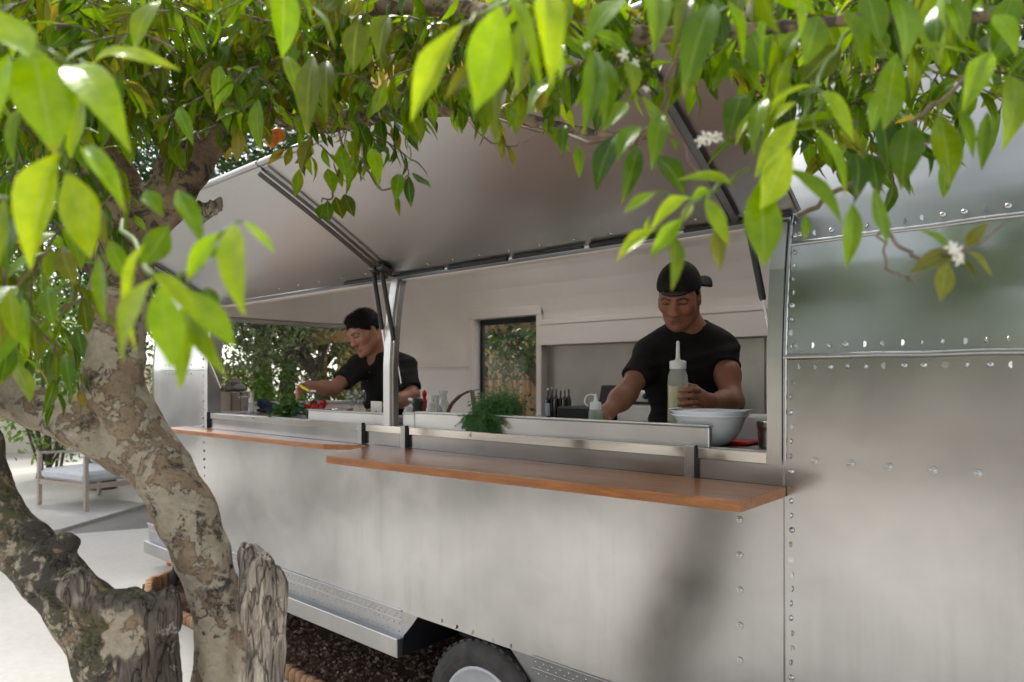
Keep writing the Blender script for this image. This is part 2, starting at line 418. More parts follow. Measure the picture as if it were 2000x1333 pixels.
# pale concrete apron the tree and the camera stand on, with the bed under the trailer cut out of it
E1, E2, E3 = WZ(640, 1340, 0.0), WZ(352, 1219, 0.0), WZ(262, 1150, 0.0)
Yb = 1.87
sheet('concrete_apron', [(-5.25, -2.2), (4.5, -2.2), (4.5, Yb - .04), (-4.95, Yb - .04), (-5.35, Yb + .12), (-5.55, 2.45), (-7.1, 3.3), (-7.6, 2.2)], 0.0, 'slab', .066)
sheet('gravel_path', [(-16, -7), (-5.4, -7), (-5.2, -2.3), (-7.55, 2.15), (-7.15, 3.25), (-9.5, 8), (-18, 8)], -.045, 'gravel_grey', .02)
sheet('terrace', [(-8.9, 3.4), (-8.0, 2.2), (-7.9, .6), (-10, -2.5), (-17, -2.5), (-17, 9), (-11, 9)], -.01, 'slab', .05)
sheet('bark_bed', [(-5.5, Yb + .1), (-5.0, Yb - .03), (3.2, Yb - .03), (3.2, 4.6), (-5.5, 4.6)], -.062, 'mulch_base')
# bark chips lying on the bed
def bark_chips():
    n = 5200; mb = MB()
    for i in range(n):
        x = random.uniform(-4.9, -1.2); y = random.uniform(Yb + .03, 3.0) if random.random() < .8 else random.uniform(1.95, 4.2)
        s = random.uniform(.007, .017); z = -.058 + random.uniform(0, .012)
        M = Matrix.Translation((x, y, z)) @ Matrix.Rotation(random.uniform(0, 6.28), 4, 'Z') @ Matrix.Rotation(random.uniform(-.6, .6), 4, 'X')
        v = [M @ Vector(p) for p in ((-s, -s * .6, -s * .4), (s, -s * .5, -s * .4), (s * .7, s * .6, -s * .4), (-s * .8, s * .5, -s * .4), (-s * .5, 0, s * .5), (s * .4, s * .1, s * .4))]
        mb.add(v, [(0, 1, 5, 4), (1, 2, 5), (2, 3, 4, 5), (3, 0, 4)])
    m, nt, b = new_mat('bark_chip'); g = _n(nt, 'ShaderNodeNewGeometry')
    nt.links.new(ramp(nt, g.outputs['Random Per Island'], [(0, (.07, .04, .028)), (.45, (.16, .095, .065)), (.8, (.25, .165, .12)), (1, (.42, .33, .26))]), b.inputs['Base Color'])
    b.inputs['Roughness'].default_value = .85
    return tag(obj('bark_chips', mb, 'bark_chip'), 'loose brown bark chips covering the bed under the trailer', 'bark chips', kind='stuff')
bark_chips()
# roll of half-log edging around the bed
def log_edging():
    edge = [(-1.2, Yb - .005), (-4.93, Yb - .005), (-5.32, Yb + .16), (-5.52, 2.48), (-7.0, 3.3)]
    t = thing('log_edging', 'low border of upright half logs round the bark bed beneath the trailer', 'edging', (-3, Yb, -.07))
    me = MB().lathe((0, 0, 0), [(.027, 0), (.027, .105), (.022, .118), (0, .12)], 8).mesh('log'); n = 0
    wire = MB()
    for (a, b) in zip(edge[:-1], edge[1:]):
        a = np.array(a); b = np.array(b); L = np.linalg.norm(b - a); k = int(L / .053)
        for i in range(k):
            p = a + (b - a) * (i + .5) / k
            if p[0] > -1.3: continue
            piece('log', me, 'pine_log', t, (p[0], p[1], -.068 + random.uniform(-.006, .004)), (random.uniform(-.03, .03), random.uniform(-.03, .03), random.uniform(0, 6)), (1, 1, random.uniform(.94, 1.04))); n += 1
log_edging()

# ------------------------------------------------------------------ the trailer
YW, YR, X0, X1, RC = 1.875, 4.05, -5.45, 2.6, .70       # near wall, far wall, ends, corner radius
OPX0, OPX1, POSTX = -4.07, -.69, -2.37                  # serving hatch opening and the post in it
ZS, ZB, ZH = 1.30, 1.56, 1.932                          # sill, belt seam, hinge line
FLOORZ = .36
T = thing('food_trailer', 'silver riveted aluminium food trailer with two raised serving hatches', 'trailer', (-1.4, 2.96, -.06))
XB = [1.9, 1.2, .5, 0, -.35, OPX1, -1.1, -1.6, -2.1, -2.6, -3.1, -3.6, OPX0, -4.4, -4.75]
DX0, DX1 = -3.86, -3.22                                   # rear doorway
XR = [-4.75, -4.3, DX0, -3.54, DX1, -2.6, -1.6, -.6, .6, 1.9]
PROF = [(.52, 0), (.80, 0), (1.05, 0), (1.268, 0), (ZS, 0), (1.45, 0), (ZB, 0), (1.70, .009), (1.80, .020), (1.865, .030), (ZH, .044), (1.985, .060), (2.05, .088), (2.14, .135), (2.24, .205), (2.33, .295), (2.40, .40), (2.45, .52), (2.48, .66)]
def inset(z):
    return float(np.interp(z, [p[0] for p in PROF], [p[1] for p in PROF]))
def ring(d, e=0.0):
    """outline in plan, from the near right corner clockwise; e: extra inward offset for the lining"""
    d = d + e; r = max(RC - d, .02); pts = []; side = []
    na = 9
    def arc(cx, cy, a0, tagname):
        for i in range(1, na):
            a = R_(a0 - 90 * i / na); pts.append((cx + r * math.cos(a), cy + r * math.sin(a))); side.append(tagname)
    for x in XB: pts.append((x, YW + d)); side.append('near')
    arc(X0 + RC, YW + RC, 270, 'corner')
    for y in (YW + RC, 2.8, 3.1, YR - RC): pts.append((X0 + d, y)); side.append('end')
    arc(X0 + RC, YR - RC, 180, 'corner')
    for x in XR: pts.append((x, YR - d)); side.append('far')
    arc(X1 - RC, YR - RC, 90, 'corner2')
    for y in (YR - RC, YW + RC): pts.append((X1 - d, y)); side.append('end2')
    arc(X1 - RC, YW + RC, 0, 'corner2')
    return pts, side
def dent(x, z, side=0.0):
    """shallow oil-canning of the sheet, in metres"""
    p = np.array([[x * 2.1 + side, z * 1.7, 3.3]]); q = np.array([[x * 5.3 + side, z * 3.1, 7.7]])
    return float(.0052 * vnoise(p, 2)[0] + .0009 * vnoise(q, 3)[0])
def in_hole(c, side):
    x, y, z = c
    if y < YW + .3 and OPX0 < x < OPX1 and ZS < z < ZH: return True
    if x < -5.05 and 2.0 < y < 3.98 and ZS < z < 1.985: return True
    if y > YR - .3 and DX0 < x < DX1 and z < 1.985: return True
    return False
ADDED_VENTS = ((-3.5, -2.3), (-1.7, -.5))  # two roof openings, out of view, added to let daylight into the interior
def roof_top(mb, z, xa, xb, ya, yb):
    xs = [xa] + [x for v in ADDED_VENTS for x in v] + [xb]
    for i in range(0, len(xs), 2): mb.add([(xs[i], ya, z), (xs[i + 1], ya, z), (xs[i + 1], yb, z), (xs[i], yb, z)], [(0, 1, 2, 3)])
def shell():
    groups = {}
    rows = [ring(d)[0] for z, d in PROF]; n = len(rows[0])
    def arch(x, z): return z < .55 and -2.15 < x < -1.62
    for i in range(len(PROF) - 1):
        z0, z1 = PROF[i][0], PROF[i + 1][0]
        for k in range(n):
            k2 = (k + 1) % n
            q = [(*rows[i][k], z0), (*rows[i][k2], z0), (*rows[i + 1][k2], z1), (*rows[i + 1][k], z1)]
            c = np.mean(q, axis=0)
            if in_hole(c, None): continue
            if z0 >= 1.86: g = 'roof'
            elif c[1] < YW + .1 and c[0] > OPX1 and z0 >= ZB: g = 'window_band'
            elif c[1] < YW + .02 and c[0] > OPX1: g = 'side_panel_a'
            elif c[1] < YW + .02 and c[0] > OPX0: g = 'side_panel_b'
            elif c[0] < -3 and c[1] < 3: g = 'end_panel'
            else: g = 'far_panel'
            groups.setdefault(g, MB()).add(q, [(3, 2, 1, 0)], True)
    top = [(x, y, PROF[-1][0]) for x, y in rows[-1]]
    roof_top(groups['roof'], PROF[-1][0], X0 + .66, X1 - .66, YW + .66, YR - .66)
    for g, mb in groups.items():
        nm = 'roof' if g == 'roof' else 'window_band' if g == 'window_band' else 'wall_panel'
        if g in ('side_panel_a', 'side_panel_b', 'window_band', 'roof', 'end_panel'):
            b2 = MB(); k = 8 if g != 'roof' else 3
            for q in mb.f:
                if len(q) != 4: b2.add([mb.v[i] for i in q], [tuple(range(len(q)))]); continue
                c = [np.array(mb.v[i]) for i in q]; v = []
                near = max(p[1] for p in c) < YW + .3
                for i in range(k + 1):
                    for j in range(k + 1):
                        a, b = i / k, j / k; p = c[0] * (1 - a) * (1 - b) + c[1] * a * (1 - b) + c[2] * a * b + c[3] * (1 - a) * b
                        if near: p[1] += dent(p[0], p[2])
                        v.append(p)
                b2.add(v, [(i * (k + 1) + j, (i + 1) * (k + 1) + j, (i + 1) * (k + 1) + j + 1, i * (k + 1) + j + 1) for i in range(k) for j in range(k)], True)
            mb = b2
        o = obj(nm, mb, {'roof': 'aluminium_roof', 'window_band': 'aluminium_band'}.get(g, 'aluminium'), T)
        bm = bmesh.new(); bm.from_mesh(o.data); bmesh.ops.remove_doubles(bm, verts=bm.verts, dist=1e-4); bm.to_mesh(o.data); bm.free()
shell()
def liner():
    zs = [FLOORZ, .60, .9, 1.268, ZS, 1.56, 1.745, 1.86, ZH, 1.985, 2.08, 2.18, 2.28, 2.35, 2.40]
    ds = [inset(max(z, .52)) for z in zs]; rows = [ring(d, .045)[0] for d in ds]; n = len(rows[0]); mb = MB()
    for i in range(len(zs) - 1):
        for k in range(n):
            k2 = (k + 1) % n
            q = [(*rows[i][k], zs[i]), (*rows[i + 1][k], zs[i + 1]), (*rows[i + 1][k2], zs[i + 1]), (*rows[i][k2], zs[i])]
            c = np.mean(q, axis=0)
            if in_hole(c, None) or (c[1] < 2 and c[2] < .58 and -2.65 < c[0] < -1.1): continue
            mb.add(q, [(0, 1, 2, 3)], True)
    roof_top(mb, 2.40, -4.75, 1.9, YW + .40 + .045, YR - .40 - .045)
    for s in (-1, 1):
        e = [(x, y, 2.40) for x, y in rows[-1] if (x <= -4.74 if s < 0 else x >= 1.89)]; mb.add(e, [tuple(range(len(e)))])
    for xa, xb in ADDED_VENTS:
        for x in (xa, xb): mb.add([(x, YW + .44, 2.40), (x, YR - .44, 2.40), (x, YR - .66, 2.48), (x, YW + .66, 2.48)], [(0, 1, 2, 3)])
        for ya, yb in ((YW + .445, YW + .66), (YR - .445, YR - .66)): mb.add([(xa, ya, 2.40), (xb, ya, 2.40), (xb, yb, 2.48), (xa, yb, 2.48)], [(0, 1, 2, 3)])
    obj('wall_lining', mb, 'liner_paint', T)
    obj('floor', MB().add([(x, max(y, 2.22), FLOORZ) for x, y in rows[0]], [tuple(range(n))]), 'floor_vinyl', T)
    obj('belly_pan', MB().add([(x, max(y, 2.22), FLOORZ - .05) for x, y in ring(.02)[0]], [tuple(range(n))[::-1]]), 'inner_black', T)
liner()
def bx(name, lo, hi, m, b=.002, parent=None): return obj(name, MB().box(lo, hi, b), m, parent or T)

# door jamb and glazed rear door
for x0, x1 in ((DX0 - .05, DX0), (DX1, DX1 + .05)):
    bx('door_jamb', (x0, YR - .13, FLOORZ), (x1, YR + .0, 2.02), 'liner_trim', .004)
bx('door_jamb', (DX0 - .05, YR - .135, 1.975), (DX1 + .05, YR - .01, 2.045), 'liner_trim', .004)
door = bx('door', (DX0, YR - .06, FLOORZ + .02), (DX0 + .03, YR - .03, 1.975), 'black_plastic', .003)
for lo, hi in (((DX1 - .03, YR - .06, FLOORZ + .02), (DX1, YR - .03, 1.975)), ((DX0 + .03, YR - .06, 1.93), (DX1 - .03, YR - .03, 1.975)), ((DX0 + .03, YR - .06, FLOORZ + .02), (DX1 - .03, YR - .03, .62))):
    bx('door_rail', lo, hi, 'black_plastic', .003, door)
bx('pane', (DX0 + .03, YR - .047, .62), (DX1 - .03, YR - .042, 1.93), 'glass', 0, door)
# head rail and sill of the wide end window
def end_rail(name, z0, z1, d0, d1, m):
    pts, side = ring(inset((z0 + z1) / 2)); ids = [i for i, (x, y) in enumerate(pts) if x < -4.9 and side[i] in ('corner', 'end')]
    mb = MB(); ring_o = [np.array(ring(inset(z0), d0)[0][i]) for i in ids]; ring_i = [np.array(ring(inset(z0), d1)[0][i]) for i in ids]
    v = []
    for a, b in zip(ring_o, ring_i): v += [(*a, z0), (*b, z0), (*b, z1), (*a, z1)]
    f = []
    for i in range(len(ids) - 1):
        for k in range(4): f.append((4 * i + k, 4 * i + (k + 1) % 4, 4 * i + 4 + (k + 1) % 4, 4 * i + 4 + k))
    mb.add(v, f, True); obj(name, mb, m, T)
end_rail('window_head', 1.965, 2.0, .0, .06, 'steel_frame'); end_rail('window_sill', 1.275, 1.305, -.004, .06, 'steel_frame')
# frame of the serving opening, following the lean of the wall
def lean_post(name, xa, xb, y_out, y_in, m, z0=ZS - .03, z1=ZH + .005, parent=None):
    mb = MB(); zs = [z0, ZB, 1.70, 1.80, ZH - .03, z1]; v = []
    for z in zs:
        d = inset(z); v += [(xa, YW + d + y_out, z), (xb, YW + d + y_out, z), (xb, YW + d + y_in, z), (xa, YW + d + y_in, z)]
    f = [(4 * i + k, 4 * i + (k + 1) % 4, 4 * i + 4 + (k + 1) % 4, 4 * i + 4 + k) for i in range(len(zs) - 1) for k in range(4)] + [(3, 2, 1, 0), tuple(range(len(v) - 4, len(v)))]
    return obj(name, mb.add(v, f), m, parent or T)
lean_post('frame_post', OPX1 - .028, OPX1 + .012, -.012, .07, 'steel')
lean_post('frame_post', OPX0 - .012, OPX0 + .03, -.012, .07, 'steel_frame')
lean_post('centre_post', POSTX - .022, POSTX + .020, -.004, .028, 'guard_alu')
lean_post('centre_post', POSTX + .0215, POSTX + .034, .006, .034, 'steel_frame')
bx('head_rail', (OPX0, YW + inset(ZH) + .012, ZH - .002), (OPX1, YW + inset(ZH) + .06, ZH + .014), 'liner_trim', .002)
# sill strip of polished steel, in three lengths, and the raised guard boards on it
for xa, xb in ((OPX0 - .01, -2.56), (-2.53, -2.26), (-2.235, -.965), (-.925, OPX1 - .03)):
    bx('sill_strip', (xa, YW - .008, 1.268), (xb, YW + .004, ZS), 'steel_bright', .002)
bx('sill', (OPX0, YW + .005, ZS - .03), (OPX1, YW + .10, ZS - .004), 'steel', .002)
gb = []
for xa, xb, zt in ((-3.03, -2.42, 1.345), (-2.30, -2.225, 1.352), (-2.222, -.905, 1.358)):
    g = bx('guard_board', (xa, YW + .028, ZS - .004), (xb, YW + .052, zt), 'guard_alu', .003)
    bx('guard_cap', (xa + .001, YW + .026, zt), (xb - .001, YW + .062, zt + .006), 'guard_alu', .002, g); gb.append(g)
# worktop inside and its cabinet
bx('worktop', (OPX0 + .03, YW + .10, ZS - .035), (OPX1 + .3, YW + .43, ZS - .008), 'steel', .003)
bx('counter_cabinet', (OPX0 + .03, YW + .10, .60), (OPX1 + .3, YW + .38, ZS - .036), 'cabinet_paint', .003)
# fold-down shelves
def shelf(poly, z, th):
    mb = MB().prism(poly, z - th, z)
    o = obj('shelf', mb, 'teak', T)
    bm = bmesh.new(); bm.from_mesh(o.data); bmesh.ops.bevel(bm, geom=bm.edges[:], offset=.0025, segments=2, affect='EDGES', profile=.6); bm.to_mesh(o.data); bm.free()
    return o
ZSH = 1.212
p1, p2 = WZ(1447, 979, ZSH), WZ(1535, 951, ZSH); q1 = WZ(637, 891, ZSH)
shelf([(p1[0], p1[1]), (p2[0], YW - .006), (-2.47, YW - .006), (q1[0], q1[1])][::-1], ZSH, .028)
l1, l2 = WZ(632, 868, 1.208), WZ(316, 836, 1.208)
shelf([(l1[0], l1[1]), (-2.50, YW - .006), (l2[0] - .03, YW - .006), (l2[0], l2[1])][::-1], 1.208, .024)
for x in (OPX0 + .02, -2.545, -2.247, -.945):
    o = bx('shelf_bracket', (x - .016, YW - .016, ZSH - .002), (x + .016, YW - .0005, ZS + .004), 'steel_frame', .001)
    bx('bracket_edge', (x + .0165, YW - .019, ZSH + .001), (x + .0195, YW - .0005, ZS + .006), 'black_plastic', 0, o)
# hatches: hinged at the top of the opening, swung up and out
HY0, HZ0, HY1, HZ1 = YW + .028, ZH + .016, 1.285, 2.285
def hatch_pt(x, u, off=0.0):
    """u 0 at the hinge, 1 at the lip; the sheet bows like the wall it closes"""
    y = HY0 + (HY1 - HY0) * u; z = HZ0 + (HZ1 - HZ0) * u + .008 * math.sin(math.pi * u)
    nrm = np.array((0, HZ1 - HZ0, HY0 - HY1)); nrm = nrm / np.linalg.norm(nrm)
    return np.array((x, y, z)) + nrm * off
def hatch(xa, xb):
    mb = MB(); nu = 12; v = []
    for i in range(nu + 1):
        for x in (xa, xb):
            v.append(hatch_pt(x, i / nu)); 
    for i in range(nu + 1):
        for x in (xa, xb): v.append(hatch_pt(x, i / nu, .022))
    N = 2 * (nu + 1)
    f = [(2 * i, 2 * i + 2, 2 * i + 3, 2 * i + 1) for i in range(nu)]
    h = obj('hatch', mb.add(v[:N], f, True), 'hatch_lining', T)
    mb = MB().add(v[N:], [(2 * i, 2 * i + 1, 2 * i + 3, 2 * i + 2) for i in range(nu)], True)
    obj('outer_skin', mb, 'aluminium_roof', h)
    def rail(pts, r, m, nm):
        obj(nm, MB().tube(pts, r, 6, flat=.7), m, h)
    rail([hatch_pt(xa, 1, .010), hatch_pt(xb, 1, .010)], .019, 'steel_frame', 'lip_rail')
    rail([hatch_pt(xa, 0, .012), hatch_pt(xb, 0, .012)], .009 if xa > -3 else .013, 'gunmetal' if xa > -3 else 'guard_alu', 'hinge_rail')
    for x in (xa, xb): rail([hatch_pt(x, i / 8, .010) for i in range(9)], .008, 'steel_frame', 'side_rail')
    # black rubber seal along the hinge, in lengths
    n = 5
    for i in range(n):
        a = xa + (xb - xa) * (i + .04) / n; b = xa + (xb - xa) * (i + .96) / n
        if xa < -3 and i < 4: continue
        c0 = hatch_pt(a, .010, -.008); c1 = hatch_pt(b, .010, -.008)
        obj('rubber_seal', MB().tube([c0, c1], .006 + .003 * (i % 2), 6), 'black_rubber', h)
    return h
hl = hatch(OPX0 - .03, POSTX - .008); hr = hatch(POSTX + .008, OPX1 + .04)
rvm = MB().lathe((0, 0, 0), [(.0080, 0), (.0076, .0012), (.0063, .0032), (.0040, .0046), (0, .0053)], 10).mesh('rivet')
rv_small = MB().lathe((0, 0, 0), [(.0045, 0), (.0038, .0018), (0, .003)], 7).mesh('rivet')
for h, xa, xb, n in ((hl, OPX0, POSTX - .05, 9), (hr, POSTX + .05, OPX1 - .02, 11)):
    for i in range(n):
        p = hatch_pt(xa + (xb - xa) * (i + .5) / n, .055, -.001); piece('rivet', rv_small, 'rivet_metal', h, p, (R_(150), 0, 0))
# channel bars on the undersides and gas struts
def bar(h, x, u0, u1, w=.013):
    obj('stay_bar', MB().tube([hatch_pt(x, u0 + (u1 - u0) * i / 6, -.014) for i in range(7)], w, 4, smooth=False), 'gunmetal', h)
bar(hl, POSTX - .024, .02, .97, .010); bar(hr, POSTX + .022, .02, .97, .007); bar(hr, -.815, .03, .97, .012); bar(hl, OPX0 + .05, .03, .97)
def strut(a, b, frac=.55):
    a = np.array(a); b = np.array(b); m = a + (b - a) * frac
    s = obj('gas_strut', MB().tube([a, a + (m - a) * .02, a + (m - a) * .97, m], [.009, .0098, .0098, .008], 10), 'black_plastic', T)
    obj('piston_rod', MB().tube([m, b], .0042, 8), 'chrome', s)
    d = (b - a) / np.linalg.norm(b - a)
    obj('end_eye', MB().lathe(b, [(.007, -.006), (.009, 0), (.007, .006)], 10, axis=(1, 0, 0)), 'dark_steel', s)
    return s
def at_x(px, py, X):
    r = ray(px, py); return P(px, py, X / r[0])
for dx, x, low in ((-.028, POSTX - .045, (757, 716)), (.028, POSTX + .03, (784, 752))):
    top = hatch_pt(POSTX + dx, .10, -.035); bt = at_x(low[0], low[1], POSTX + dx)
    strut(top, bt, .60)
    o = obj('strut_bracket', MB().box((-.02, -.03, -.008), (.02, .03, .012), .002, Matrix.Translation(hatch_pt(POSTX + dx, .09, -.022)) @ Matrix.Rotation(-math.atan2(HZ1 - HZ0, HY0 - HY1), 4, 'X')), 'gunmetal', T)
strut(at_x(1452, 392, -.80), at_x(1513, 702, -.727), .63)
strut(hatch_pt(OPX0 + .05, .35, -.02), (OPX0 + .04, YW + .07, 1.44), .6)

# rivets that can be told apart, one by one
def rivet(x, z, me=rvm):
    piece('rivet', me, 'rivet_metal', T, (x, YW + inset(z) - .0005 + dent(x, z), z), (R_(90) + math.atan2(inset(z + .01) - inset(z - .01), .02), 0, random.uniform(0, 6)))
def wallX(px): return WY(px, 700, YW)[0]
z = 1.52
xcol = wallX(1546)
k = 0
while z > .60: rivet(xcol + random.uniform(-.0015, .0015), z - .03); z -= .0395 + random.uniform(-.0015, .0015)
for zz in np.arange(1.588, 1.86, .0365): rivet(xcol - .001, zz)
for zz in (1.889, 1.925): rivet(xcol - .002, zz)
x = xcol + .018
while x < .75:
    rivet(x, 1.533 + random.uniform(-.001, .001)); rivet(x - .006, 1.588 + random.uniform(-.001, .001)); rivet(x - .01, 1.891 + random.uniform(-.001, .001)); x += .0415 + random.uniform(-.002, .002)
stud = MB().lathe((0, 0, 0), [(.0098, 0), (.0098, .0020), (.0080, .0032), (.0064, .0014), (.0046, .0046), (.0020, .0058), (.0010, .004), (0, .004)], 12).mesh('snap_stud')
def snap(x, z): piece('snap_stud', stud, 'rivet_metal', T, (x, YW - .0004 + dent(x, z), z), (R_(90), 0, 0))
for px, py in ((1592, 901), (1663, 906), (1737, 912), (1823, 919), (1910, 925)): p = WY(px, py, YW); snap(p[0], p[2])
for i in range(3): snap(-.07 + .105 * (i + 1), 1.288)
for py in (1015, 1085, 1153, 1222, 1290, 1362): p = WY(1445, py, YW); snap(p[0], p[2])
# rivets of the far left panel beside the opening
xl = OPX0 - .045
for zz in np.arange(.62, 1.88, .05): rivet(xl, zz, rvm)
for xx in np.arange(xl - .06, -4.72, -.055):
    for zz in (1.533, 1.588): rivet(xx, zz, rv_small)
# seam mouldings
def seam(z, h, out, xa, xb, m, nm='seam_strip'):
    y = YW + inset(z); zz = [z - h / 2, z - h / 4, z + h / 4, z + h / 2]; oo = [0.0, -out, -out, .0]
    v = []; xs = np.linspace(xa, xb, 24)
    for x in xs:
        w = .0012 * math.sin(x * 23) + .0008 * math.sin(x * 51)
        for a, b in zip(zz, oo): v.append((x, YW + inset(a) + b - .001 + dent(x, a), a + w))
    f = [(4 * i + k, 4 * i + k + 1, 4 * i + 5 + k, 4 * i + 4 + k) for i in range(23) for k in range(3)]
    obj(nm, MB().add([p for p in v], [q[::-1] for q in f], True), m, T)
seam(ZB, .016, .0055, OPX1 + .014, 1.9, 'aluminium'); seam(1.868, .013, .0035, OPX1 + .014, 1.9, 'aluminium'); seam(ZB, .014, .005, -4.75, OPX0 - .014, 'aluminium')
# raised edge of the wall sheet beside the frame
seam_x = OPX1 + .018
obj('edge_bead', MB().tube([(seam_x, YW + inset(z) - .001 + dent(seam_x, z), z) for z in np.linspace(ZS - .02, 1.95, 24)], .006, 8), 'aluminium', T)
# vertical lap joint below the opening
obj('lap_joint', MB().box((xcol - .022, YW - .0075, .56), (xcol - .019, YW + .006, 1.262), 0), 'aluminium', T)
# skirt
def skirt(xa, xb, close=True):
    s = obj('skirt', MB().add([(xa, YW - .002, .522), (xb, YW - .002, .522), (xb, YW + .012, .408), (xa, YW + .012, .408)], [(0, 3, 2, 1)]), 'aluminium_skirt', T)
    obj('skirt_bead', MB().tube([(xa, YW - .002, .522), (xb, YW - .002, .522)], .0045, 6), 'aluminium_skirt', s)
    obj('skirt_bead', MB().tube([(xa, YW + .004, .478), (xb, YW + .004, .478)], .003, 6), 'aluminium_skirt', s)
    mb = MB(); mb.box((xa, YW - .028, .328), (xb, YW + .03, .408), .003); obj('skirt_sill', mb, 'aluminium_skirt', s)
    mb = MB()
    for z, ph in ((.505, 0), (.490, .018), (.463, .009), (.425, 0)):
        y = YW - .002 + (.522 - z) / .114 * .014
        for x in np.arange(xa + .02 + ph, xb - .01, .036):
            mb.lathe((x, y - .0005, z), [(.0038, 0), (.003, -.0022), (0, -.003)], 6, axis=(0, 1, 0))
    tag(obj('skirt_rivets', mb, 'rivet_metal', s), kind='stuff')
AX0, AX1 = -2.27, -1.56
skirt(-4.95, AX0); skirt(AX1, 2.0)
# wheel arch, cut into the wall: boxed dark well
mb = MB(); prof = [(AX0, .33), (AX0 + .01, .42), (AX0 + .13, .545), (AX1 - .12, .545), (AX1 - .02, .43), (AX1, .33)]
v = [(x, YW + .0, z) for x, z in prof] + [(x, YW + .33, z) for x, z in prof]; n = len(prof)
mb.add(v, [(i, i + 1, n + i + 1, n + i) for i in range(n - 1)] + [tuple(range(n, 2 * n))]); obj('wheel_well', mb, 'inner_black', T)
# face sheet around the arch
mb = MB().add([(AX0, YW - .001, .522), (AX0 + .102, YW - .001, .522), (AX0 + .01, YW + .010, .42), (AX0, YW + .01, .41)], [(0, 3, 2, 1)]); obj('arch_gusset', mb, 'aluminium_skirt', T)
mb = MB().add([(AX1, YW - .001, .522), (AX1 - .098, YW - .001, .522), (AX1 - .02, YW + .010, .43), (AX1, YW + .01, .41)], [(0, 1, 2, 3)]); obj('arch_gusset', mb, 'aluminium_skirt', T)
for px, py in ((1036 * .35 + 500, 378 * .35 + 1080), (1120 * .35 + 500, 413 * .35 + 1080), (1215 * .35 + 500, 445 * .35 + 1080), (1330 * .35 + 500, 490 * .35 + 1080), (1430 * .35 + 500, 520 * .35 + 1080)):
    p = WY(px, py, YW); rivet(p[0], p[2])
# wheel
wc = np.array((-1.80, YW + .085, .200)); RW = .305
whl = thing('wheel', None, None, wc); whl.parent = T; whl.location = tuple(wc - wloc(T))
tp = [(.205, -.075), (.212, -.086), (.235, -.098), (.27, -.098), (.292, -.085), (.301, -.066), (RW, -.04), (RW, .04), (.301, .066), (.292, .085), (.27, .098), (.212, .088), (.205, .075)]
obj('tyre', MB().lathe(wc, tp, 48, axis=(0, 1, 0), caps=False), 'tyre_rubber', whl)
obj('sidewall_ring', MB().lathe(wc, [(.240, -.0975), (.2435, -.1005), (.247, -.0990)], 48, axis=(0, 1, 0), caps=False), 'tyre_rubber', whl)
mb = MB()
for i in range(44):                                           # shoulder tread blocks
    a = 2 * math.pi * i / 44
    M = Matrix.Translation(wc) @ Matrix.Rotation(a, 4, 'Y')
    mb.box((-.014, -.072, .297), (.014, -.03, .308), .002, M); mb.box((-.014, -.022, .302), (.014, .022, .3095), .002, M)
tag(obj('tread_blocks', mb, 'tyre_rubber', whl), kind='stuff')
obj('rim', MB().lathe(wc, [(.207, -.072), (.211, -.086), (.205, -.091), (.196, -.085), (.190, -.06), (.160, -.045), (.138, -.02), (.12, -.03), (.08, -.045), (.05, -.05), (.045, -.07), (.03, -.075), (0, -.076)], 40, axis=(0, 1, 0), caps=False), 'rim_white', whl)
nut = MB().lathe((0, 0, 0), [(.011, 0), (.011, .012), (.006, .018), (0, .018)], 6).mesh('lug_nut')
for i in range(5):
    a = 2 * math.pi * i / 5; piece('lug_nut', nut, 'chrome', whl, wc + np.array((.1 * math.cos(a), -.036, .1 * math.sin(a))), (R_(90), 0, 0))
# drawbar end: box cover, marker lamp, jockey wheel
pb = WZ(300, 1075, .42)
bx('drawbar_cover', (-6.05, 2.30, .40), (-5.40, 3.6, .70), 'steel_frame', .02)
bx('drawbar', (-6.6, 2.9, .36), (-5.2, 3.0, .44), 'dark_steel', .004)
lamp = P(334, 1098, 5.15)
obj('marker_lamp', MB().lathe(lamp, [(.03, 0), (.03, .015), (.022, .03), (0, .034)], 14, axis=(-.3, -1, 0)), 'orange_lens', T)
ja, jb = P(345, 1112, 5.15), P(335, 1160, 5.1)
s = obj('corner_steady', MB().tube([P(352, 1075, 5.2), ja, jb], [.03, .032, .026], 8), 'inner_black', T)
obj('steady_foot', MB().box(jb + np.array((-.05, -.04, -.03)), jb + np.array((.05, .05, .01)), .006), 'inner_black', s)
# interior: overhead lockers, backsplash, far worktop, ledge line
bx('overhead_locker', (DX1 + .055, 3.90, 1.745), (1.6, YR - .07, 1.93), 'liner_paint', .004)
bx('locker_rail', (DX1 + .052, 3.892, 1.895), (1.6, 3.8985, 1.905), 'liner_trim', .001)
bx('backsplash', (DX1 + .06, YR - .062, 1.24), (-1.55, YR - .052, 1.742), 'steel', .001)
bx('backsplash', (-1.54, YR - .064, 1.24), (1.6, YR - .052, 1.742), 'steel_bright', .001)
bx('far_worktop', (DX1 + .06, 3.42, 1.205), (1.6, YR - .07, 1.235), 'steel', .002)
bx('far_cabinet', (DX1 + .06, 3.46, FLOORZ), (1.6, YR - .08, 1.204), 'cabinet_paint', .003)
m_, nt_, b_ = new_mat('acrylic'); b_.inputs['Base Color'].default_value = (.85, .85, .84, 1); b_.inputs['Roughness'].default_value = .35
_t = _n(nt_, 'ShaderNodeBsdfTranslucent'); _t.inputs[0].default_value = (.92, .92, .90, 1); _m = _n(nt_, 'ShaderNodeMixShader'); _m.inputs[0].default_value = .8
nt_.links.new(b_.outputs[0], _m.inputs[1]); nt_.links.new(_t.outputs[0], _m.inputs[2]); nt_.links.new(_m.outputs[0], [n for n in nt_.nodes if n.type == 'OUTPUT_MATERIAL'][0].inputs['Surface'])
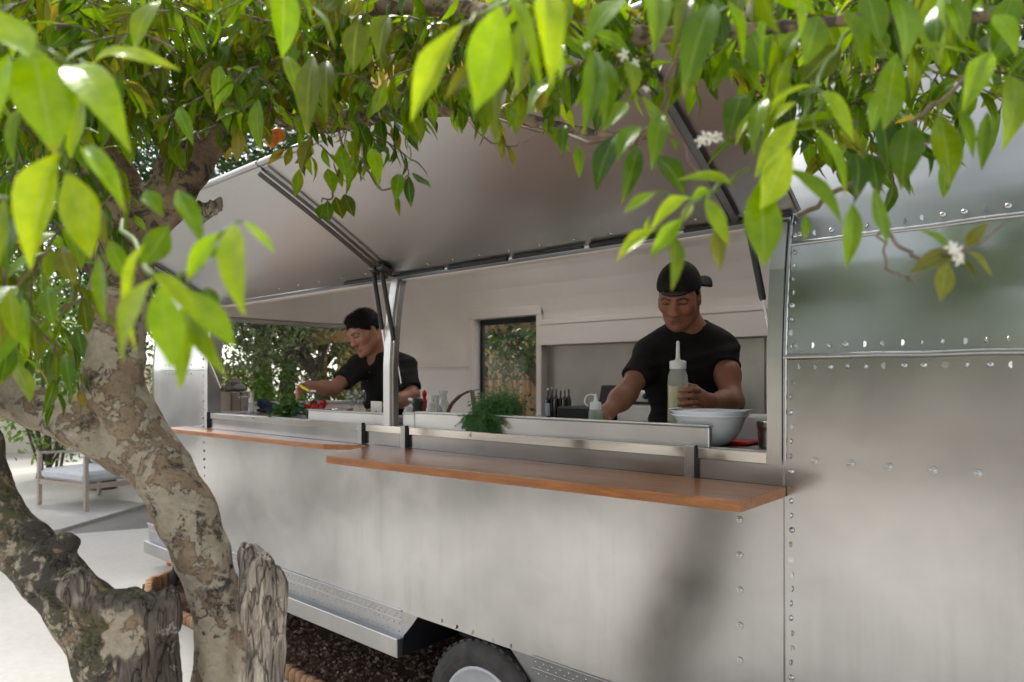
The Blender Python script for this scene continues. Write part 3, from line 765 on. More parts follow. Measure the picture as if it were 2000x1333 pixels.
for xa, xb in ADDED_VENTS:
    mb = MB(); k = 8; v = []
    for i in range(k + 1):
        for j in range(5): u, w = i / k, j / 4; v.append((xa - .02 + (xb - xa + .04) * u, YW + .65 + (YR - YW - 1.30) * w, 2.49 + .07 * math.sin(math.pi * u) ** .5 * math.sin(math.pi * w) ** .5))
    obj('added_roof_vent', mb.add(v, [(i * 5 + j, i * 5 + j + 1, i * 5 + 6 + j, i * 5 + 5 + j) for i in range(k) for j in range(4)], True), 'acrylic', T)  # unseen translucent dome added over each opening to brighten the inside
bx('lining_batten', (-4.6, YR - .068, 1.60), (DX0 - .055, YR - .056, 1.612), 'liner_trim', .001)
bx('lining_batten', (-2.9, YR - .135, 2.075), (1.6, YR - .115, 2.085), 'liner_trim', .001)
# ------------------------------------------------------------------ leaves
def leaf_material(name, src):
    m, nt, b = new_mat(name)
    if src == 'object': col = _n(nt, 'ShaderNodeObjectInfo').outputs['Color']
    else: col = _n(nt, 'ShaderNodeAttribute', attribute_name='Col').outputs['Color']
    lv = _n(nt, 'ShaderNodeAttribute', attribute_name='lv').outputs['Vector']
    sep = _n(nt, 'ShaderNodeSeparateXYZ'); nt.links.new(lv, sep.inputs[0])
    ab = _n(nt, 'ShaderNodeMath', operation='ABSOLUTE'); nt.links.new(sep.outputs[0], ab.inputs[0])
    rib = ramp(nt, ab.outputs[0], [(.0, g3(1)), (.05, g3(.8)), (.11, g3(0))])
    # side veins run forward from the midrib
    mv = _n(nt, 'ShaderNodeMath', operation='MULTIPLY_ADD'); nt.links.new(ab.outputs[0], mv.inputs[0]); mv.inputs[1].default_value = -.16; nt.links.new(sep.outputs[1], mv.inputs[2])
    mf = _n(nt, 'ShaderNodeMath', operation='MULTIPLY'); nt.links.new(mv.outputs[0], mf.inputs[0]); mf.inputs[1].default_value = 75
    sn = _n(nt, 'ShaderNodeMath', operation='SINE'); nt.links.new(mf.outputs[0], sn.inputs[0])
    tc = _n(nt, 'ShaderNodeNewGeometry').outputs['Position']
    mott = noise_tex(nt, tc, 70, 4); spots = noise_tex(nt, tc, 240, 2)
    c = mixc(nt, 1.0, col, ramp(nt, mott, [(.3, (.72, .80, .7)), (.7, (1.08, 1.04, 1.0))]), 'MULTIPLY')
    c = mixc(nt, .12, c, ramp(nt, sn.outputs[0], [(0, g3(.75)), (1, g3(1.0))]), 'MULTIPLY')
    c = mixc(nt, mixc(nt, 1.0, rib, g3(.32), 'MULTIPLY'), c, (.42, .52, .16))
    # older tips turn yellow in places
    ty = _n(nt, 'ShaderNodeMath', operation='MULTIPLY'); nt.links.new(sep.outputs[1], ty.inputs[0]); nt.links.new(mott, ty.inputs[1])
    c = mixc(nt, ramp(nt, ty.outputs[0], [(.50, g3(0)), (.68, g3(.75))]), c, (.36, .27, .04))
    c = mixc(nt, ramp(nt, spots, [(.70, g3(0)), (.74, g3(.6))]), c, (.16, .10, .03))
    nt.links.new(c, b.inputs['Base Color']); b.inputs['Roughness'].default_value = .22; b.inputs['Specular IOR Level'].default_value = .36
    tr = _n(nt, 'ShaderNodeBsdfTranslucent')
    nt.links.new(mixc(nt, 1.0, c, (1.55, 1.45, .55), 'MULTIPLY'), tr.inputs['Color'])
    mx = _n(nt, 'ShaderNodeMixShader'); mx.inputs[0].default_value = .46
    nt.links.new(b.outputs[0], mx.inputs[1]); nt.links.new(tr.outputs[0], mx.inputs[2])
    out = [n for n in nt.nodes if n.type == 'OUTPUT_MATERIAL'][0]; nt.links.new(mx.outputs[0], out.inputs['Surface'])
    h = _n(nt, 'ShaderNodeMath', operation='MULTIPLY_ADD'); nt.links.new(sn.outputs[0], h.inputs[0]); h.inputs[1].default_value = .15; nt.links.new(rib, h.inputs[2])
    bump(nt, b, h.outputs[0], .25, .0012)
leaf_material('leaf_one', 'object'); leaf_material('leaf_many', 'attr')
def leaf_shape(w=.36, fold=.22, droop=.25, twist=.1, n=8, wave=.02, seed=0):
    """one lance-shaped citrus leaf, 1 long along +Y, midrib crease, wavy edge, tip drooping to -Z"""
    r = random.Random(seed); V = []; L = []
    cols = (-1, -.5, 0, .5, 1)
    for i in range(n + 1):
        u = i / n
        ww = w / 2 * (math.sin(math.pi * u ** .95) ** 1.05) * (1 - .12 * u) * 1.06 if 0 < u < 1 else (.012 if i == 0 else .002)
        z0 = -droop * u * u; yy = u * (1 - .18 * droop * u)
        for c in cols:
            x = c * ww; z = z0 + fold * abs(x) - .35 * fold * x * x / max(w / 2, .01) + wave * abs(c) * math.sin(u * 9 + c * 2 + seed) * (ww / w)
            a = twist * u; V.append((x * math.cos(a) - (z - z0) * math.sin(a) + .04 * math.sin(seed + 2.2 * u) * u, yy, z0 + x * math.sin(a) + (z - z0) * math.cos(a))); L.append((c, u, 0))
    k = len(cols)
    F = [(i * k + j, i * k + j + 1, (i + 1) * k + j + 1, (i + 1) * k + j) for i in range(n) for j in range(k - 1)]
    # petiole
    return np.array(V), np.array(L), F
LEAVES = [leaf_shape(.40, .35, .18, .15, seed=1), leaf_shape(.36, .45, .32, -.2, seed=2), leaf_shape(.44, .25, .12, .1, seed=3), leaf_shape(.32, .5, .45, .3, seed=4), leaf_shape(.38, .6, .25, -.1, seed=5), leaf_shape(.42, .3, .5, .2, seed=6), leaf_shape(.34, .75, .15, .5, wave=.05, seed=7), leaf_shape(.40, .2, .65, -.45, wave=.06, seed=8), leaf_shape(.36, .9, .3, .2, wave=.04, seed=9), leaf_shape(.44, .15, -.12, .3, wave=.05, seed=10)]
LOWLEAVES = [leaf_shape(.40, .35, .2, .15, 5, seed=1), leaf_shape(.36, .45, .35, -.2, 5, seed=2), leaf_shape(.34, .5, .5, .3, 5, seed=4)]
def lv_attr(me, L):
    a = me.attributes.new('lv', 'FLOAT_VECTOR', 'POINT'); a.data.foreach_set('vector', np.asarray(L, np.float32).ravel())
LEAF_ME = []; DROOP = [.18, .32, .12, .45, .25, .5, .15, .65, .3, -.12]
for i, (V, L, F) in enumerate(LEAVES):
    me = bpy.data.meshes.new('leaf'); me.from_pydata([tuple(p) for p in V], [], F); me.polygons.foreach_set('use_smooth', [True] * len(F)); lv_attr(me, L); me.materials.append(MATS['leaf_one']); me['droop'] = DROOP[i]; LEAF_ME.append(me)
def basis(d, nrm):
    d = d / np.linalg.norm(d); x = np.cross(d, nrm); x /= np.linalg.norm(x) + 1e-9; z = np.cross(x, d); return np.stack([x, d, z], 1)
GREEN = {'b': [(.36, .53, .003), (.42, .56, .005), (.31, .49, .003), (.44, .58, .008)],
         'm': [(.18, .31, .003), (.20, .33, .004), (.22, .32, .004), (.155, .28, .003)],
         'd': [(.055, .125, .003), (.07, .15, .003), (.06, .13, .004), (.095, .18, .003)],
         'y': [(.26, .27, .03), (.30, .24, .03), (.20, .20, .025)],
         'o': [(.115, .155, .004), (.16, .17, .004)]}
class Mass:
    """many small leaves joined into one mesh"""
    def __init__(s): s.V = []; s.F = []; s.L = []; s.C = []; s.n = 0
    def leaf(s, base, d, nrm, ln, wd, col, k=None):
        V, L, F = LOWLEAVES[random.randrange(3) if k is None else k]
        B = basis(d, nrm); s.V.append(base + (V * np.array((wd, ln, ln))) @ B.T); s.F.append(np.array(F) + s.n); s.L.append(L); s.C.append(np.tile(col, (len(V), 1))); s.n += len(V)
    def build(s, name, parent, m='leaf_many'):
        V = np.concatenate(s.V); F = np.concatenate(s.F); o = grid_obj(name, V, F, m, parent, np.concatenate(s.C)); lv_attr(o.data, np.concatenate(s.L)); return o

# ------------------------------------------------------------------ far and background planting
def simple_foliage_mat(name, c1, c2, tr=.35):
    m, nt, b = new_mat(name); g = _n(nt, 'ShaderNodeNewGeometry')
    c = ramp(nt, g.outputs['Random Per Island'], [(0, c1), (1, c2)])
    nt.links.new(c, b.inputs['Base Color']); b.inputs['Roughness'].default_value = .5
    t = _n(nt, 'ShaderNodeBsdfTranslucent'); nt.links.new(mixc(nt, 1.0, c, (1.4, 1.4, .7), 'MULTIPLY'), t.inputs['Color'])
    mx = _n(nt, 'ShaderNodeMixShader'); mx.inputs[0].default_value = tr; nt.links.new(b.outputs[0], mx.inputs[1]); nt.links.new(t.outputs[0], mx.inputs[2])
    nt.links.new(mx.outputs[0], [n for n in nt.nodes if n.type == 'OUTPUT_MATERIAL'][0].inputs['Surface'])
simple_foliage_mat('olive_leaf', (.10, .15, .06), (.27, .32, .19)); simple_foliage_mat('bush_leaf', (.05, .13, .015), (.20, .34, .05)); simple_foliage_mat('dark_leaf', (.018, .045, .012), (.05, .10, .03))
mat('bark_far', (.10, .078, .06), .9, 0, .3, 14, .5, 40, .01)
def blob_leaves(clumps, n, size, seed, aspect=.45):
    r = np.random.default_rng(seed); w = np.array([c[1] ** 2 for c in clumps]); w = w / w.sum(); V = []; F = []
    ks = r.choice(len(clumps), n, p=w); d = r.normal(size=(n, 3)); d /= np.linalg.norm(d, axis=1)[:, None]
    rad = r.uniform(.35, 1.0, n) ** .6; C = np.array([c[0] for c in clumps])[ks]; R = np.array([c[1] for c in clumps])[ks]
    p = C + d * (rad * R)[:, None] * np.array((1, 1, .8))
    u = r.normal(size=(n, 3)); u[:, 2] -= .4; u /= np.linalg.norm(u, axis=1)[:, None]; q = np.cross(u, r.normal(size=(n, 3))); q /= np.linalg.norm(q, axis=1)[:, None]
    L = (size * r.uniform(.6, 1.3, n))[:, None]; nn = np.cross(u, q) * L * .12
    quad = np.stack([p, p + u * L * .5 + q * L * aspect * .5 + nn, p + u * L, p + u * L * .5 - q * L * aspect * .5 + nn], 1).reshape(-1, 3)
    return quad, np.arange(4 * n).reshape(-1, 4)
def bg_tree(name, label, base, h, crown, n, size, leafm, seed, trunk_r=.12, lean=(0, 0), cat='tree', group=None, limbs=6):
    r = random.Random(seed); base = np.array(base, float)
    t = thing(name, label, cat, base, group)
    fork = base + np.array((lean[0] * .5, lean[1] * .5, h * .45)); mb = MB()
    mb.tube([base, base + (fork - base) * .5 + np.array((r.uniform(-.1, .1), r.uniform(-.1, .1), 0)), fork], [trunk_r * 1.2, trunk_r, trunk_r * .85], 9)
    clumps = []
    for i in range(limbs):
        a = 6.28 * i / limbs + r.uniform(-.4, .4); el = r.uniform(.35, 1.2); L = crown * r.uniform(.55, .95)
        e = fork + np.array((lean[0] * .5, lean[1] * .5, 0)) + np.array((math.cos(a) * math.cos(el), math.sin(a) * math.cos(el), math.sin(el) * .9)) * L
        mid = (fork + e) / 2 + np.array((r.uniform(-.15, .15), r.uniform(-.15, .15), r.uniform(-.1, .2))) * crown
        mb.tube([fork, mid, e], [trunk_r * .6, trunk_r * .35, trunk_r * .12], 6)
        for j in range(4):
            s = e + np.array((r.gauss(0, 1), r.gauss(0, 1), r.gauss(0, .8))) * crown * .28
            mb.tube([mid + (e - mid) * r.random(), s], [trunk_r * .15, trunk_r * .05], 4, False); clumps.append((s, crown * r.uniform(.22, .42)))
    obj('trunk', mb, 'bark_far', t); V, F = blob_leaves(clumps, n, size, seed); grid_obj('crown', V, F, leafm, t); return t
def bush(name, label, c, rx, rz, n, size, leafm, seed, cat='bush', group=None):
    r = random.Random(seed); c = np.array(c, float); t = thing(name, label, cat, c, group); mb = MB(); cl = []
    for i in range(14):
        e = c + np.array((r.uniform(-1, 1) * rx, r.uniform(-1, 1) * rx * .6, rz * r.uniform(.25, 1))); cl.append((e, .32 * max(rx, rz) * r.uniform(.7, 1.2)))
        mb.tube([c + np.array((r.uniform(-.15, .15), r.uniform(-.15, .15), 0)), (c + e) / 2 + np.array((0, 0, .1)), e], [.025, .018, .006], 5)
    obj('stems', mb, 'bark_far', t); V, F = blob_leaves(cl, n, size, seed); grid_obj('foliage', V, F, leafm, t); return t
# seen through the end window of the trailer
def gpos(px, t): r = ray(px, 741); return (r[0] * t, r[1] * t, -.07)
bg_tree('olive_tree', 'grey green tree with leaning trunk seen through the trailer end window', gpos(700, 8.2), 3.6, 1.9, 9000, .075, 'olive_leaf', 3, .10, (-1.3, -.3))
bg_tree('olive_tree', 'grey green tree whose crown fills the top of the end window', gpos(560, 10.5), 4.0, 2.3, 9000, .09, 'olive_leaf', 4, .13, (.2, 0))
bush('garden_bush', 'bright green bush low behind the young cook seen through the end window', gpos(640, 8.3), 1.0, 1.55, 4500, .08, 'bush_leaf', 5)
bush('garden_bush', 'bright green bush beside the pale wall at the end of the garden', gpos(470, 10.8), .9, 1.75, 3500, .08, 'bush_leaf', 6)
# left background
bush('garden_bush', 'sunny light green bush behind the tree trunk and the lounge chair', gpos(95, 10.5), 1.3, 3.1, 6000, .10, 'bush_leaf', 8)
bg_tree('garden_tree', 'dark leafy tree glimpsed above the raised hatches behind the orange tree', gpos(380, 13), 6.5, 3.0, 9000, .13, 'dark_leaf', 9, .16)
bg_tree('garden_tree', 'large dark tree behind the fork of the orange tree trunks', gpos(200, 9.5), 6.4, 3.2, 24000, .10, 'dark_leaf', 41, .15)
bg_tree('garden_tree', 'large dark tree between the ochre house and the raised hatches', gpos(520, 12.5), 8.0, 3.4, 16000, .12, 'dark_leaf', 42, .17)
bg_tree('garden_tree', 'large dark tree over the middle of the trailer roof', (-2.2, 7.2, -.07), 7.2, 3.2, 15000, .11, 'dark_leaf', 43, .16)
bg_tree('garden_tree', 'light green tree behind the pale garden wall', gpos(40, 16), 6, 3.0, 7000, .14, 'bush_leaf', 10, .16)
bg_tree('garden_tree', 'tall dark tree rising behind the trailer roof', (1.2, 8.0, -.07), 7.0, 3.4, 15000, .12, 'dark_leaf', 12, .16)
# behind the rear door: reed fence, a tree, a pergola beam
bg_tree('garden_tree', 'dark trunked tree standing before the reed fence seen through the rear door', (-4.30, 5.35, -.07), 3.2, 1.3, 3500, .07, 'dark_leaf', 13, .06)
def reed_fence():
    m, nt, b = new_mat('reed'); nt.links.new(ramp(nt, _n(nt, 'ShaderNodeObjectInfo').outputs['Random'], [(0, (.36, .20, .09)), (1, (.55, .36, .19))]), b.inputs['Base Color']); b.inputs['Roughness'].default_value = .7
    t = thing('reed_fence', 'tan reed screen fence behind the trailer seen through its rear door', 'fence', (-5.6, 6.1, -.07))
    me = MB().tube([(0, 0, 0), (.004, 0, .55), (-.003, 0, 1.1), (0, 0, 1.72)], [.0155, .0155, .015, .014], 6).mesh('cane')
    for i in range(112): piece('cane', me, 'reed', t, (-7.2 + i * .031, 6.1 + random.uniform(-.006, .006), -.07), (random.uniform(-.015, .015), random.uniform(-.012, .012), random.uniform(0, 6)), (1, 1, random.uniform(.97, 1.03)))
    for z in (.3, .9, 1.5): obj('tie_wire', MB().tube([(-7.22, 6.08, z), (-3.7, 6.08, z)], .006, 5), 'dark_steel', t)
reed_fence()
tp = thing('pergola', 'brown timber pergola beam behind the trailer seen at the top of the rear door', 'pergola', (-5.0, 5.0, -.07))
for y, z in ((4.75, 1.93), (5.35, 1.99)): obj('beam', MB().box((-7.6, y, z), (-3.2, y + .08, z + .14), .006), 'beam_wood', tp)
for x in (-7.5, -3.35): obj('post', MB().box((x, 4.84, -.07), (x + .09, 4.93, 2.13), .006), 'beam_wood', tp)
# ochre house behind the trailer
mat('ochre_plaster', (.72, .40, .15), .85, 0, .08, 1.2, .2, 60)
mat('pale_plaster', (.70, .64, .56), .85, 0, .06, 1.0, .2, 60)
mat('white_plaster', (.78, .75, .70), .85, 0, .04, 1.0, .2, 60)
mat('roof_tile', (.42, .20, .12), .8, 0, .2, 9)
mat('shutter', (.10, .13, .10), .5)
mat('window_dark', (.03, .035, .04), .08, 0, .1)
def house(name, label, lo, hi, wallm, wins, face):
    lo = np.array(lo, float); hi = np.array(hi, float); t = thing(name, label, 'house', ((lo[0] + hi[0]) / 2, (lo[1] + hi[1]) / 2, lo[2]))
    obj('wall', MB().box(lo, hi, .02), wallm, t)
    r = obj('roof', MB().box((lo[0] - .3, lo[1] - .3, hi[2]), (hi[0] + .3, hi[1] + .3, hi[2] + .18), .03), 'roof_tile', t)
    for x, z, w, h in wins:
        y = lo[1] if face < 0 else hi[1]; s = -1 if face < 0 else 1
        wf = obj('window', MB().box((x - w / 2, y - .01, z), (x + w / 2, y + s * .035, z + h), .005), 'shutter', t)
        for dx in (-1, 1): obj('pane', MB().box((x + dx * w * .24 - w * .2, y + s * .036, z + .06), (x + dx * w * .24 + w * .2, y + s * .042, z + h - .06), 0), 'window_dark', wf)
    return t
house('ochre_house', 'ochre plastered house glimpsed between the leaves above the raised hatches', (-12.6, 8.6, -.07), (-2.6, 12, 10.5), 'ochre_plaster', [(-6.0, 2.2, .9, 1.3), (-4.6, 4.6, .8, 1.2), (-9.6, 8.4, .9, 1.3)], -1)
# pale garden wall far left
gw = MB().box((-17.2, -9, -.07), (-16.9, 9, 1.75), .02).box((-17.25, -9.05, 1.75), (-16.85, 9.05, 1.85), .02)
tag(obj('garden_wall', gw, 'white_plaster'), 'low white plastered wall closing the sunny yard behind the lounge chair', 'wall')
# the side of the yard the trailer mirrors: a pale house and trees behind the photographer
house('pale_house', 'pale plastered house across the yard mirrored dimly in the trailer side', (-18, -15, -.07), (6, -11, 3.6), 'pale_plaster', [(-14, 1, 1, 1.4), (-9.6, 0, 1.1, 2.2), (-5, 1, 1, 1.4), (-1, 1, 1, 1.4), (3, 1, 1, 1.4)], 1)
for i, (x, y, h, c) in enumerate(((-8.2, -7.6, 4.6, 2.0), (-2.6, -7.8, 5, 2.2), (3.4, -5.2, 4.8, 2.2), (-13.5, -8.2, 5, 2.2))):
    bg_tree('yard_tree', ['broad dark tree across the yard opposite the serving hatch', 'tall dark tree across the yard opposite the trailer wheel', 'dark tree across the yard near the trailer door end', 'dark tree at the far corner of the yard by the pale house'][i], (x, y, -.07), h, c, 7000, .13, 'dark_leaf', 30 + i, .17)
# ------------------------------------------------------------------ the orange tree in front
TREE = thing('orange_tree', 'gnarled orange tree with lichened trunks and glossy leaves in front of the trailer', 'tree', (-1.35, .62, -.0))
def bark_mat():
    m, nt, b = new_mat('bark')
    a = _n(nt, 'ShaderNodeAttribute', attribute_name='Col').outputs['Color']      # r: weathered bare wood, g: lichen amount, b: blackened and mossy
    sp = _n(nt, 'ShaderNodeSeparateColor'); nt.links.new(a, sp.inputs[0])
    tc = _n(nt, 'ShaderNodeTexCoord').outputs['Object']
    big = noise_tex(nt, tc, 9, 5, .6); fine = noise_tex(nt, tc, 90, 6, .7); mid = noise_tex(nt, tc, 28, 6, .68, .4)
    base = ramp(nt, big, [(.3, (.19, .132, .088)), (.5, (.29, .21, .142)), (.7, (.37, .28, .195))])
    base = mixc(nt, .6, base, ramp(nt, fine, [(.3, g3(.5)), (.6, g3(1.05))]), 'MULTIPLY')
    # pale crusty lichen with ragged outlines
    l1 = noise_tex(nt, tc, 16, 9, .72, .25)
    add = _n(nt, 'ShaderNodeMath', operation='MULTIPLY_ADD'); nt.links.new(sp.outputs[1], add.inputs[0]); add.inputs[1].default_value = .42; nt.links.new(l1, add.inputs[2])
    lm = ramp(nt, add.outputs[0], [(.645, g3(0)), (.668, g3(1))])
    lcol = mixc(nt, .5, ramp(nt, mid, [(.3, (.33, .275, .20)), (.7, (.47, .405, .31))]), ramp(nt, fine, [(.35, g3(.72)), (.6, g3(1))]), 'MULTIPLY')
    c = mixc(nt, lm, base, lcol)
    # black crust flecks
    d1 = noise_tex(nt, tc, 22, 9, .75, .5)
    addb = _n(nt, 'ShaderNodeMath', operation='MULTIPLY_ADD'); nt.links.new(sp.outputs[2], addb.inputs[0]); addb.inputs[1].default_value = .30; nt.links.new(d1, addb.inputs[2])
    dm = ramp(nt, addb.outputs[0], [(.60, g3(0)), (.66, g3(.92))])
    c = mixc(nt, dm, c, mixc(nt, ramp(nt, big, [(.45, g3(0)), (.62, g3(1))]), (.05, .045, .04), (.085, .082, .042)))
    # weathered grain: long streaks down the wood
    gr = noise_tex(nt, mapping(nt, tc, (30, 30, 4.5)), 2.0, 10, .70, .7); gr2 = noise_tex(nt, mapping(nt, tc, (12, 12, 2.2)), 2, 6, .65, 2.0)
    wood_c = ramp(nt, gr, [(.32, (.09, .075, .062)), (.42, (.32, .265, .215)), (.52, (.52, .445, .37)), (.64, (.72, .65, .56))])
    wood_c = mixc(nt, .55, wood_c, ramp(nt, gr2, [(.35, (.30, .28, .27)), (.6, (1, .97, .93))]), 'MULTIPLY')
    ck = _n(nt, 'ShaderNodeMath', operation='SUBTRACT'); nt.links.new(noise_tex(nt, mapping(nt, tc, (26, 26, 3.2)), 1.6, 4, .5, .6), ck.inputs[0]); ck.inputs[1].default_value = .5
    ca = _n(nt, 'ShaderNodeMath', operation='ABSOLUTE'); nt.links.new(ck.outputs[0], ca.inputs[0]); crack = ramp(nt, ca.outputs[0], [(.0, g3(.25)), (.012, g3(.65)), (.035, g3(1))])
    wood_c = mixc(nt, 1.0, wood_c, crack, 'MULTIPLY')
    char = mixc(nt, sp.outputs[2], g3(1), (.20, .19, .19)); wood_c = mixc(nt, 1.0, wood_c, char, 'MULTIPLY'); wood_c = mixc(nt, mixc(nt, 1.0, ramp(nt, l1, [(.60, g3(0)), (.63, g3(.8))]), g3(1), 'MULTIPLY'), wood_c, (.50, .46, .40))
    c = mixc(nt, sp.outputs[0], c, wood_c)
    nt.links.new(c, b.inputs['Base Color']); b.inputs['Roughness'].default_value = .88; b.inputs['Specular IOR Level'].default_value = .2
    h1 = mixc(nt, .5, mid, fine); h2 = mixc(nt, sp.outputs[0], mixc(nt, .4, h1, lm), mixc(nt, .5, gr, crack))
    bump(nt, b, h2, .9, .011)
bark_mat()
def dep(t): return t
# stems as (px, py, depth, width px)
def chain(L): return [(P(x, y, t), w * t / FPX / 2) for x, y, t, w in L]
CH = {
 'A': chain([(400, 1800, 1.66, 260), (425, 1500, 1.56, 200), (430, 1330, 1.52, 100), (432, 1230, 1.52, 86), (415, 1140, 1.52, 88), (395, 1080, 1.52, 100), (364, 1005, 1.53, 110), (312, 910, 1.55, 104), (258, 825, 1.57, 98), (222, 745, 1.58, 94), (228, 660, 1.60, 100), (233, 580, 1.61, 106), (245, 500, 1.62, 100), (262, 430, 1.63, 108)]),
 'A1': chain([(275, 430, 1.63, 105), (330, 390, 1.63, 82), (362, 320, 1.64, 88), (405, 255, 1.66, 92), (440, 180, 1.68, 84), (470, 80, 1.7, 72), (520, -80, 1.75, 60), (560, -260, 1.8, 40)]),
 'A2': chain([(255, 430, 1.63, 100), (228, 370, 1.62, 92), (200, 300, 1.6, 84), (170, 200, 1.58, 70), (150, 60, 1.55, 56), (120, -150, 1.5, 40)]),
 'A3': chain([(425, 245, 1.67, 70), (470, 205, 1.74, 62), (545, 150, 1.86, 40), (600, 40, 1.95, 30), (680, -120, 2.0, 20)]),
 'B': chain([(310, 925, 1.55, 78), (235, 888, 1.56, 72), (150, 838, 1.58, 70), (70, 797, 1.60, 74), (0, 770, 1.62, 86), (-60, 730, 1.64, 90), (-110, 620, 1.66, 90), (-160, 480, 1.68, 80), (-190, 250, 1.7, 60), (-200, 0, 1.7, 40)]),
 'B2': chain([(5, 745, 1.62, 84), (10, 700, 1.60, 58), (2, 640, 1.58, 50), (-25, 560, 1.55, 44), (-60, 430, 1.5, 36)]),
 'C': chain([(330, 1800, 1.60, 270), (285, 1520, 1.44, 210), (255, 1360, 1.40, 172), (225, 1275, 1.39, 140), (165, 1195, 1.40, 116), (105, 1125, 1.42, 106), (40, 1065, 1.44, 102), (-5, 1005, 1.46, 86), (-25, 940, 1.47, 74), (-40, 865, 1.48, 72), (-75, 760, 1.5, 76), (-130, 600, 1.52, 70), (-170, 350, 1.5, 54)]),
 'D': chain([(640, 238, 1.86, 40), (720, 228, 1.84, 38), (800, 214, 1.82, 38), (900, 205, 1.80, 34), (1000, 228, 1.78, 26), (1090, 250, 1.76, 20), (1180, 262, 1.72, 14), (1260, 270, 1.66, 10)]),
 'D0': chain([(480, 200, 1.76, 50), (560, 225, 1.86, 44), (640, 238, 1.86, 40)]),
 'E': chain([(470, 80, 1.7, 50), (620, 20, 1.5, 42), (820, 5, 1.3, 36), (1050, 40, 1.15, 34), (1250, 70, 1.02, 28), (1450, 60, .95, 24), (1650, 40, .92, 20), (1850, 30, .92, 16), (2050, 40, .95, 12)]),
}
def tree_solid():
    pts = np.array([p for L in CH.values() for p, r in L]); lo = pts.min(0) - .14; hi = pts.max(0) + .12; lo[2] = -.06; hi[2] = min(hi[2], 2.75); hi[0] = min(hi[0], .45)
    s = SDF(lo, hi, .0065)
    for nm, L in CH.items():
        for (a, ra), (b, rb) in zip(L[:-1], L[1:]): s.cone(a, b, ra, rb, k=.02 if nm not in ('D', 'E') else .01)
    def e(px, py, t, wx, wy, k=.03, sub=False, d=1.0):
        c = P(px, py, t); M = np.stack([RT, FW, (0, 0, 1)], 1); s.ell(c, (wx * t / FPX, d * min(wx, wy) * t / FPX, wy * t / FPX), M, k, sub)
    # dead stub on the main stem, with its crown of broken wood
    e(508, 1250, 1.50, 46, 150, .03); e(505, 1130, 1.49, 34, 62, .02); e(482, 1085, 1.49, 15, 28, .010); e(515, 1110, 1.485, 16, 30, .012); e(535, 1160, 1.485, 26, 45, .015); e(528, 1215, 1.48, 30, 40, .02); e(500, 1340, 1.50, 44, 120, .03); e(492, 1190, 1.445, 5, 70, .012, True, 3.0); e(520, 1270, 1.445, 5, 80, .012, True, 3.0)
    e(470, 1240, 1.435, 8, 170, .02, True, 2.0)
    # blackened stump on the second stem, knob with a hollow eye
    e(278, 1300, 1.39, 66, 140, .035); e(318, 1205, 1.37, 36, 50, .02); e(328, 1176, 1.37, 20, 22, .012); e(262, 1185, 1.37, 30, 26, .02); e(152, 1150, 1.335, 36, 38, .018); e(150, 1150, 1.300, 16, 17, .012, True); e(215, 1190, 1.345, 60, 40, .03); e(130, 1060, 1.42, 26, 20, .02)
    e(300, 1330, 1.30, 9, 120, .02, True, 1.2); e(262, 1300, 1.29, 7, 100, .02, True, 1.2)
    # old branch scars on the main stem
    e(212, 770, 1.56, 42, 28, .03); e(205, 725, 1.55, 36, 20, .03); e(262, 700, 1.58, 22, 20, .03); e(205, 882, 1.535, 22, 14, .02); e(205, 882, 1.500, 9, 5, .006, True); e(150, 785, 1.57, 30, 16, .03)
    # sawn stub
    a, b = P(372, 425, 1.60), P(430, 400, 1.57); s.capped(a, b, .026, .017, .01)
    V, F = s.surf(); V = relax(V, F, 1, .4); N = normals(V, F)
    px = np.array([proj(p) for p in V]); x, y = px[:, 0], px[:, 1]; dp = V @ FW
    def soft(cx, cy, rx, ry): return np.clip(1.35 - np.sqrt(((x - cx) / rx) ** 2 + ((y - cy) / ry) ** 2) * 1.0, 0, .35) / .35
    nz = vnoise(V * 25, 1); nz2 = vnoise(V * 60, 2)
    def dchain(nm):
        best = np.full(len(V), 9.0)
        for (a, ra), (b, rb) in zip(CH[nm][:-1], CH[nm][1:]):
            ab = b - a; t = np.clip((V - a) @ ab / (ab @ ab), 0, 1); d = np.linalg.norm(V - a - t[:, None] * ab, axis=1) - (ra + (rb - ra) * t); best = np.minimum(best, d)
        return best
    isC = dchain('C') < np.minimum(dchain('A'), dchain('B'))
    isC = isC | ((x < 355) & (y > 1150) & (dp < 1.48))
    edge = .18 * nz + .10 * nz2
    def blob(cx, cy, rx, ry): return np.clip((1.08 + edge - np.sqrt(((x - cx) / rx) ** 2 + ((y - cy) / ry) ** 2)) * 6, 0, 1)
    wA = np.where(~isC, np.clip((x - (463 + 12 * np.sin(y / 38) + 10 * nz)) / 8, 0, 1) * (y > 1050), 0)
    wC = np.where(isC, np.maximum(blob(300, 1290, 78, 150), .85 * blob(225, 1185, 60, 26)), 0)
    wK = np.where(isC, blob(152, 1150, 38, 40), 0); wS = np.clip((x - 376) / 10, 0, 1) * (y > 380) * (y < 445) * (x < 445)
    weather = np.maximum.reduce([wA, wC, wK, wS])
    lich = np.where(isC, .10, .44) + .22 * nz; lich = np.where(y < 560, .10, lich); lich = np.maximum(lich, np.where(isC & (x < 120 + (y - 1050) * .78), .42, 0))
    lich = np.maximum(lich, .8 * blob(430, 1300, 46, 70))
    blk = np.where(isC, .56, .12) + .10 * nz; blk = np.where((y < 450) & ~isC, .34, blk); blk = np.maximum(blk, .38 * blob(432, 1190, 40, 60)); blk = np.where(wC > .3, .85, blk); blk = np.where((wA > .3), np.clip(.55 - (y - 1060) / 260, 0, .5), blk)
